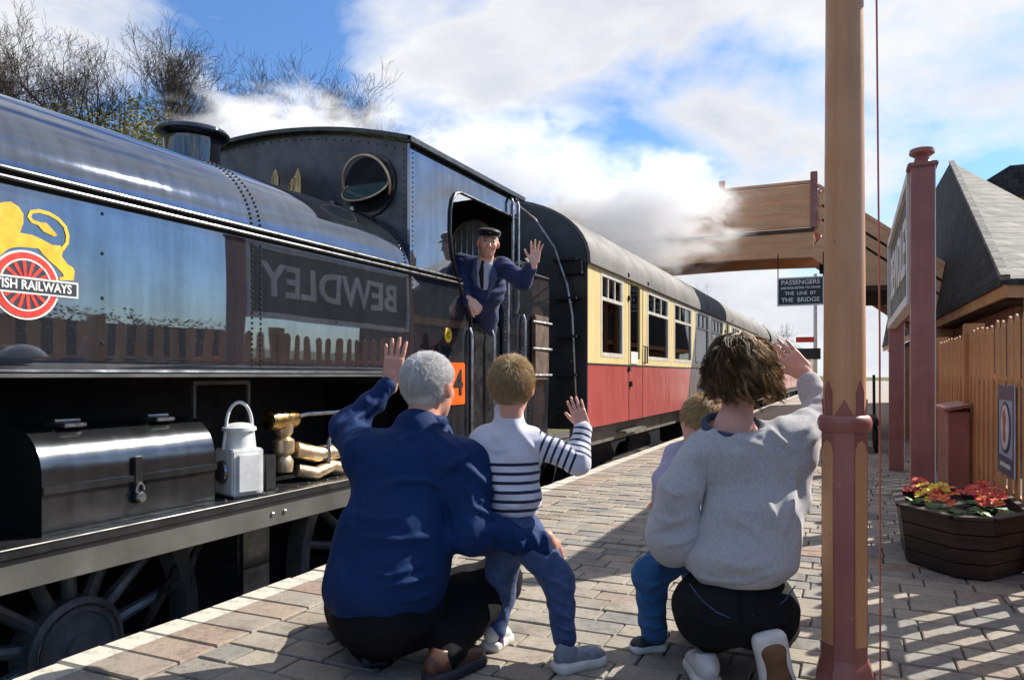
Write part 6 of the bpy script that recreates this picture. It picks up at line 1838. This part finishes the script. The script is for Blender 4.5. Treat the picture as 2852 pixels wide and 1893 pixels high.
    hcap = Field(); hcap.ell(hc + (HF.T @ np.array((0, -.016, .036))) * s, np.array((.080, .100, .093)) * s, HF); hcap.ell(hc + (HF.T @ np.array((0, -.050, -.018))) * s, np.array((.058, .048, .048)) * s, HF, .03)
    hcap.box(hc + (HF.T @ np.array((0, .105, -.03))) * s, np.array((.1, .05, .062)) * s, HF, .02, .02, 's')
    ho = skin_obj('hair', hcap.mesh(.005), M['hair_fair'], e, b)
    strand_mesh(P, np.full(len(P), .0012), None, 'hair_strands', M['hair_fair'], ho, b, cl)
    tag(e, 'small boy with fair hair in a white jumper with navy stripes, waving', 'person')

def make_woman():
    b = at(1700, 1540, 2.62); b[2] = 0
    e = empty('person', tuple(b))
    hc, s = at(1703, 858, 2.70), .96
    HF = frame(FW * .98 + RT * -.1, UP + RT * -.05)
    f = Field(); add_head(f, hc, HF, s)
    nb = at(1692, 985, 2.64)
    f.cap(hc + HF[2] * -.05 - HF[1] * .035, nb, .049, .056, .03)
    ls, rs_ = at(1607, 1042, 2.64), at(1822, 1022, 2.65)
    f.chain([nb, at(1715, 1100, 2.64), at(1712, 1230, 2.6), at(1700, 1380, 2.58)], [.06, .08, .075, .08], .04)
    f.cap(nb - UP * .03, ls - UP * .03, .048, .035, .04); f.cap(nb - UP * .03, rs_ - UP * .03, .048, .035, .04)
    re, rw = at(1905, 965, 2.78), at(1858, 862, 2.86); le, lw = at(1552, 1238, 2.63), at(1585, 1262, 2.86)
    f.chain([ls, le, lw], [.042, .036, .024], .02); f.chain([rs_, re, rw], [.042, .036, .024], .02)
    add_hand(f, rw, at(1772, 768, 2.90) - rw, FW, .185, 1, (.12, .08, .08, .12), .07, .5)
    add_hand(f, lw, FW * .6 + RT * .6, RT - FW * .4, .175, 1, (.4, .4, .4, .4), .05, .4)
    rk, ra = at(1790, 1440, 3.0), at(1772, 1478, 2.46); lk, la = at(1612, 1425, 3.02), at(1640, 1470, 2.58)
    hp = at(1692, 1395, 2.58)
    f.chain([hp + FW * .05, rk, ra], [.06, .04, .03], .03); f.chain([hp + FW * .05, lk, la], [.06, .04, .03], .03)
    V = f.mesh(.0045)
    skin_obj('body', V, M['skin'], e, b, color=face_tint(V[0], hc, HF, s, (.60, .33, .25)))
    j = Field()
    j.ell(at(1732, 1085, 2.645), (.172, .120, .165), k=.07); j.ell(at(1732, 1210, 2.59), (.178, .138, .17), k=.07); j.ell(at(1708, 1292, 2.56), (.190, .150, .110), k=.06)
    j.cap(at(1640, 1040, 2.645), at(1800, 1030, 2.655), .076, .082, .07)
    j.chain([rs_, re, rw - nrm(rw - re) * .04], [.088, .072, .046], .05, .007, 55.)
    j.cap(at(1640, 1050, 2.645), ls + RT * .03, .07, .06, .05)
    sl = Field(); sl.chain([ls + RT * .02, at(1566, 1135, 2.62), le], [.074, .080, .094], .03, .014, 48.); sl.chain([le, lw], [.088, .055], .04, .010, 48.)
    j.cap(rs_ - UP * .02, at(1845, 1150, 2.62), .07, .03, .08)
    j.cap(nb - UP * .05, nb - UP * .08, .100, .125, .05)
    j.ell(nb + UP * .032 - FW * .01, (.106, .11, .058), k=.02, op='s')
    o = skin_obj('jumper', sculpt(j.mesh(.006, .009, 24., 12, clipz=at(1700, 1350, 2.5)[2]), WOMAN_FOLDS), M['grey_knit'], e, b)
    skin_obj('sleeve', sculpt(sl.mesh(.006, .008, 28., 31), SLEEVE_FOLDS), M['grey_knit'], o, b)
    c = Field(); pts = [nb + UP * .008 + RT * .100 * math.cos(t) + FW * (.086 * math.sin(t) + .004) + UP * (.034 * math.sin(t) - .004) for t in np.linspace(0, 2 * math.pi, 28)]
    for p, q in zip(pts, pts[1:]): c.cap(p, q, .012, .012, .01)
    skin_obj('neckband', c.mesh(.0045), M['blue_collar'], o, b)
    t = Field()
    t.ell(at(1690, 1392, 2.57), (.200, .165, .125), k=.05); t.ell(at(1640, 1420, 2.56), (.115, .13, .105), k=.04); t.ell(at(1752, 1415, 2.56), (.125, .13, .115), k=.04)
    t.chain([at(1640, 1400, 2.62), lk], [.12, .082], .05, .005, 40.); t.chain([at(1750, 1400, 2.62), rk], [.125, .085], .05, .005, 40.); t.chain([lk, la], [.078, .048], .04); t.chain([rk, ra], [.078, .050], .04)
    to = skin_obj('jeans', sculpt(t.mesh(.006, .006, 36., 14, clipz=.01), JEANS_FOLDS), M['charcoal_jeans'], e, b)
    for pp in (((1590, 1345), (1620, 1385), (1655, 1412), (1685, 1425)), ((1835, 1350), (1810, 1385), (1775, 1408), (1735, 1418))):
        c = MB(); c.tube([tuple(at(u, v, 2.385 + abs(u - 1700) * .0006) - b) for u, v in pp], .0022, 5); c.build('pocket_seam', M['slate_jeans'], to, True)
    # right shoe stands on its toe with the sole towards us; left shoe lies behind
    F = np.stack([RT, UP * .97 + FW * .2, -FW])
    tip, heel = at(1800, 1612, 2.41), at(1772, 1462, 2.40)
    tip[2] = max(tip[2], .015)
    shoe(e, b, heel, tip, .112, .085, (M['shoe_white'], M['sole_white']), FW, soleh=.020, tread=M['sole_brown'])
    hl = at(1637, 1545, 2.46); hl[2] = .022
    shoe(e, b, hl, hl + FW * .23 + RT * .01, .098, .10, (M['shoe_white'], M['sole_white']))
    # curly bob: a dark under-cap and many curling locks
    hcap = Field(); W = lambda a, q, z: hc + (HF.T @ np.array((a, q, z))) * s
    hcap.ell(W(0, -.018, .030), np.array((.095, .108, .096)) * s, HF, .03); hcap.ell(W(-.015, -.040, -.035), np.array((.080, .072, .070)) * s, HF, .05); hcap.ell(W(.030, -.030, -.030), np.array((.070, .070, .070)) * s, HF, .05)
    hcap.box(W(0, .13, -.03), np.array((.055, .05, .08)) * s, HF, .02, .02, 's')
    ho = skin_obj('hair', hcap.mesh(.006, .010, 60., 4), M['hair_brown'], e, b)
    rs = np.random.RandomState(17); paths, cols, rad = [], [], []
    for i in range(430):                                             # locks, each a clump of strands following one wave
        th = rs.uniform(0, 2 * math.pi); ph0 = math.acos(rs.uniform(-.35, 1)); fr = math.sin(th)
        if fr > .7 and ph0 > .9: continue
        end = (2.42 if fr < .3 else 2.0) + rs.normal(0, .14)
        if ph0 > end - .3: continue
        ph1 = min(ph0 + rs.uniform(.7, 1.5), end); R0 = rs.uniform(1.0, 1.20); cu = rs.uniform(.009, .024); fq = rs.uniform(5, 12); p0 = rs.uniform(0, 6.28); tw = rs.uniform(-.5, .5)
        lump = 1 + .05 * math.sin(3 * th + 1) + .05 * math.sin(5 * th + 4 * ph1)
        cc = rs.normal(.38, .20) + .32 * math.cos(th) * math.sin(ph1)  # locks paler to the right: the sunlit side painted into the hair colour
        g = []
        for q in range(14):
            u = q / 13; ph = ph0 + (ph1 - ph0) * u; t_ = th + tw * u
            rr_ = R0 * lump * (1 + .07 * max(0, min(ph, 1.9) - .9))
            hr = math.sin(min(ph, 1.5)) * (1 + .05 * max(0, ph - 1.5)); hz_ = math.cos(ph) if ph < 1.5 else math.cos(1.5) - (ph - 1.5)   # below the ears the bob hangs straight
            d = np.array((hr * math.cos(t_) * .102 * rr_ + .006, hr * math.sin(t_) * .108 * rr_ - .020, hz_ * .110 * rr_ + .016))
            off = cu * np.array((math.cos(fq * u + p0), math.sin(fq * u + p0), .7 * math.sin(fq * u * .9 + p0))) * (.25 + .95 * u)
            g.append(d + off)
        g = np.array(g); w_ = rs.uniform(.005, .010)
        for k in range(16):
            o_ = rs.randn(3) * w_ * .6; o2 = rs.randn(3) * .0025
            tp = (np.sin(np.linspace(.5, 2.75, 14)) ** .8)[:, None]
            P_ = g + o_ * tp + o2 * np.linspace(0, 1, 14)[:, None]
            paths.append(hc + (P_ @ HF) * s); cols.append(min(1, max(0, cc + rs.normal(0, .12)))); rad.append(rs.uniform(.0010, .0022))
        if i % 2 == 0:                                              # a stray hair off the lock
            P_ = g * 1.05 + rs.randn(3) * .006 + np.cumsum(rs.randn(14, 3) * .0035, 0)
            paths.append(hc + (P_ @ HF) * s); cols.append(min(1, max(0, cc + .15))); rad.append(.0007)
    strand_mesh(paths, rad, None, 'hair_strands', M['hair_brown'], ho, b, cols, 3)
    tag(e, 'kneeling woman with curly brown bob in a pale grey knitted jumper', 'person')

def make_toddler():
    b = at(1540, 1500, 2.9); b[2] = 0
    e = empty('person', tuple(b))
    hc, s = at(1614, 974, 2.99), .84
    HF = frame(FW * .9 - RT * .25, UP + RT * .15)
    f = Field(); add_head(f, hc, HF, s)
    nb = at(1600, 1040, 2.98)
    f.cap(hc + HF[2] * -.05, nb, .04, .045, .02)
    f.chain([nb, at(1585, 1120, 2.96), at(1575, 1220, 2.93)], [.035, .05, .05], .03)
    hip1, k1, a1 = at(1565, 1272, 2.91), at(1500, 1325, 2.83), at(1508, 1462, 2.845)
    hip2, k2, a2 = at(1610, 1280, 2.95), at(1612, 1370, 2.98), at(1616, 1462, 3.02)
    f.chain([at(1575, 1220, 2.93), hip1, k1, a1], [.045, .04, .03, .022], .02); f.chain([hip2, k2, a2], [.05, .035, .025], .02)
    sh, el_, wr_ = at(1560, 1050, 2.94), at(1530, 1110, 2.86), at(1522, 1150, 2.94)
    f.chain([nb, sh, el_, wr_], [.045, .03, .025, .018], .02)
    add_hand(f, wr_, FW * .7 - UP * .3, -UP, .115, 1, (.4, .4, .4, .4), .05, .4, .004)
    sh2 = at(1640, 1055, 3.0); f.chain([nb, sh2, at(1660, 1140, 3.08)], [.045, .03, .022], .02)
    add_hand(f, at(1660, 1140, 3.08), FW - UP * .2, -UP, .115, -1, (.4, .4, .4, .4), .05, .4, .004)
    V = f.mesh(.004)
    skin_obj('body', V, M['skin'], e, b, color=face_tint(V[0], hc, HF, s, (.64, .36, .28)))
    j = Field(); j.ell(at(1590, 1110, 2.965), (.098, .082, .125), k=.04); j.ell(at(1580, 1200, 2.94), (.095, .085, .10), k=.04)
    j.chain([nb, sh, el_, wr_], [.05, .045, .040, .034], .03, .004, 70.); j.chain([nb, sh2, at(1660, 1135, 3.07)], [.05, .044, .034], .03)
    skin_obj('top', j.mesh(.006, .006, 40., 6), M['lilac'], e, b)
    t = Field(); t.ell(at(1583, 1245, 2.93), (.095, .085, .07), k=.04)
    t.chain([hip1, k1], [.080, .066], .03, .005, 60.); t.chain([k1, a1 + UP * .01], [.064, .052], .03, .007, 62.); t.chain([hip2, k2, a2], [.075, .06, .05], .03, .005, 60.)
    skin_obj('jeans', sculpt(t.mesh(.0045, .006, 50., 7), TODDLER_FOLDS), M['blue_jeans'], e, b)
    hl = at(1530, 1497, 2.86); hl[2] = .013; tt = at(1456, 1497, 2.83); tt[2] = .013
    shoe(e, b, hl, tt, .068, .062, (M['shoe_navy'], M['sole_white']), vox=.004, soleh=.012)
    hl = a2.copy(); hl[2] = .013; shoe(e, b, hl - FW * .02, hl + FW * .11, .066, .062, (M['shoe_navy'], M['sole_white']), vox=.004, soleh=.012)
    reg = lambda d: d[2] > -.35 + max(0, d[1]) * .9
    P, cl = short_hair(hc, HF, s, 5000, .046, 9, reg, .05, (.086, .106, .098))
    hcap = Field(); hcap.ell(hc + (HF.T @ np.array((0, -.016, .036))) * s, np.array((.081, .101, .094)) * s, HF)
    hcap.box(hc + (HF.T @ np.array((0, .105, -.04))) * s, np.array((.1, .05, .062)) * s, HF, .02, .02, 's')
    ho = skin_obj('hair', hcap.mesh(.005), M['hair_pale'], e, b)
    strand_mesh(P, np.full(len(P), .0016), None, 'hair_strands', M['hair_pale'], ho, b, cl)
    tag(e, 'toddler with pale hair and blue jeans held in the kneeling woman\'s arm', 'person')

def make_driver():
    b = at(1130, 740, 6.15); b[2] = .44
    e = empty('person', tuple(b))
    hc, s = at(1126, 562, 5.86), 1.02
    HF = frame(-FW * .93 - RT * -.12 - UP * .10, UP + RT * .10)
    f = Field(); add_head(f, hc, HF, s)
    nb = at(1119, 606, 5.94)
    f.cap(hc + HF[2] * -.05 - HF[1] * .035, nb, .058, .062, .03)
    ls, rs_ = at(1066, 605, 6.02), at(1162, 616, 5.96)
    hp = np.array((-3.0, 5.86, 1.22)); ch = at(1113, 660, 6.08)
    f.chain([nb, ch, ch * .5 + hp * .5, hp], [.055, .075, .08, .08], .04)
    f.cap(nb - UP * .04, ls, .045, .04, .03); f.cap(nb - UP * .04, rs_, .045, .04, .03)
    re, rw = at(1206, 650, 5.84), at(1232, 606, 5.70); le, lw = at(1060, 690, 5.90), at(1086, 694, 5.78)
    f.chain([rs_, re, rw], [.04, .034, .026], .02); f.chain([ls, le, lw], [.04, .034, .026], .02)
    add_hand(f, rw, at(1240, 546, 5.68) - rw, -FW, .185, -1, (.12, .08, .08, .10), .17, .9)
    add_hand(f, lw, RT * .55 - UP * .6 - FW * .1, -RT * .4 + FW * .9 - UP * .2, .19, -1, (1.1, 1.1, 1.1, 1.1), .03, .35)
    k1, k2 = hp + np.array((.02, -.06, -.38)), hp + np.array((-.2, -.06, -.38))
    for kk in (k1, k2):
        ft = kk.copy(); ft[2] = .47; f.chain([hp, kk, ft], [.08, .05, .04], .04)
    V = f.mesh(.0045)
    skin_obj('body', V, M['skin'], e, b, color=face_tint(V[0], hc, HF, s, (.76, .46, .35), (.46, .20, .095, .6), .45))
    j = Field()
    j.ell(ch + UP * .01, (.190, .120, .19), k=.06); j.cap(ch - UP * .05, ch * .4 + hp * .6 + UP * .02, .155, .15, .06); j.ell(hp, (.16, .13, .14), k=.05)
    j.cap(at(1082, 611, 6.01), at(1148, 619, 5.98), .076, .076, .06)
    j.chain([rs_, re, rw - nrm(rw - re) * .05], [.082, .068, .048], .04, .008, 45.); j.chain([ls, le, lw - nrm(lw - le) * .03], [.082, .066, .046], .04, .008, 45.)
    j.ell(at(1117, 622, 5.83), (.060, .07, .125), k=.02, op='s')
    o = skin_obj('jacket', j.mesh(.007, .011, 26., 21), M['denim_overalls'], e, b)
    c = Field(); c.ell(at(1116, 638, 5.985), (.085, .095, .15), k=.02)
    c.cap(nb + UP * .03, nb - UP * .02, .066, .075, .02)
    sh = skin_obj('shirt', c.mesh(.006), M['pale_shirt'], e, b)
    c = Field(); c.cap(at(1114, 604, 5.875), at(1110, 630, 5.885), .014, .019, .01); c.cap(at(1110, 630, 5.885), at(1112, 664, 5.90), .019, .012, .01); skin_obj('tie', c.mesh(.004), M['black_cap'], sh, b)
    for q, w_ in ((-1, at(1094, 635, 5.93)), (1, at(1138, 640, 5.90))):      # lapels
        c = Field(); c.chain([at(1118 + q * 21, 600, 5.93), w_, at(1116 + q * 7, 692, 5.965)], [.020, .028, .014], .02); skin_obj('lapel', c.mesh(.005), M['denim_light'], o, b)
    t = Field()
    for kk in (k1, k2):
        ft = kk.copy(); ft[2] = .47; t.chain([hp, kk, ft], [.13, .085, .065], .05)
    skin_obj('trousers', t.mesh(.008), M['denim_overalls'], e, b)
    # greasetop cap
    W = lambda a, q, z: hc + (HF.T @ np.array((a, q, z))) * s
    c = Field(); c.ell(W(0, -.008, .088), np.array((.092, .112, .034)) * s, HF, .02); c.ell(W(0, -.012, .062), np.array((.083, .103, .030)) * s, HF, .02)
    co = skin_obj('cap', c.mesh(.005), M['black_cap'], e, b)
    c = Field(); c.ell(W(0, .092, .050), np.array((.062, .040, .007)) * s, np.stack([HF[0], nrm(HF[1] - HF[2] * .35), nrm(HF[2] + HF[1] * .35)]), .01); skin_obj('peak', c.mesh(.004), M['satin_black'], co, b)
    c = Field(); c.ell(W(0, .094, .078), np.array((.012, .006, .010)) * s, HF, .01); skin_obj('badge', c.mesh(.003), M['brass'], co, b)
    hcap = Field(); hcap.ell(W(0, -.022, .010), np.array((.081, .092, .062)) * s, HF); hcap.box(W(0, .07, -.01), np.array((.1, .05, .09)) * s, HF, .01, .02, 's'); hcap.box(W(0, 0, -.10), np.array((.1, .1, .05)) * s, HF, .01, .02, 's')
    skin_obj('hair', hcap.mesh(.005), M['hair_brown'], e, b)
    tag(e, 'engine driver in navy jacket and black cap waving from the cab', 'person')
M['denim_light'] = cloth('faded_lapel', (.085, .11, .22), (.05, .065, .14), .85, 600, .2, 14, .5, 9)
make_man(); make_boy(); make_woman(); make_toddler(); make_driver()
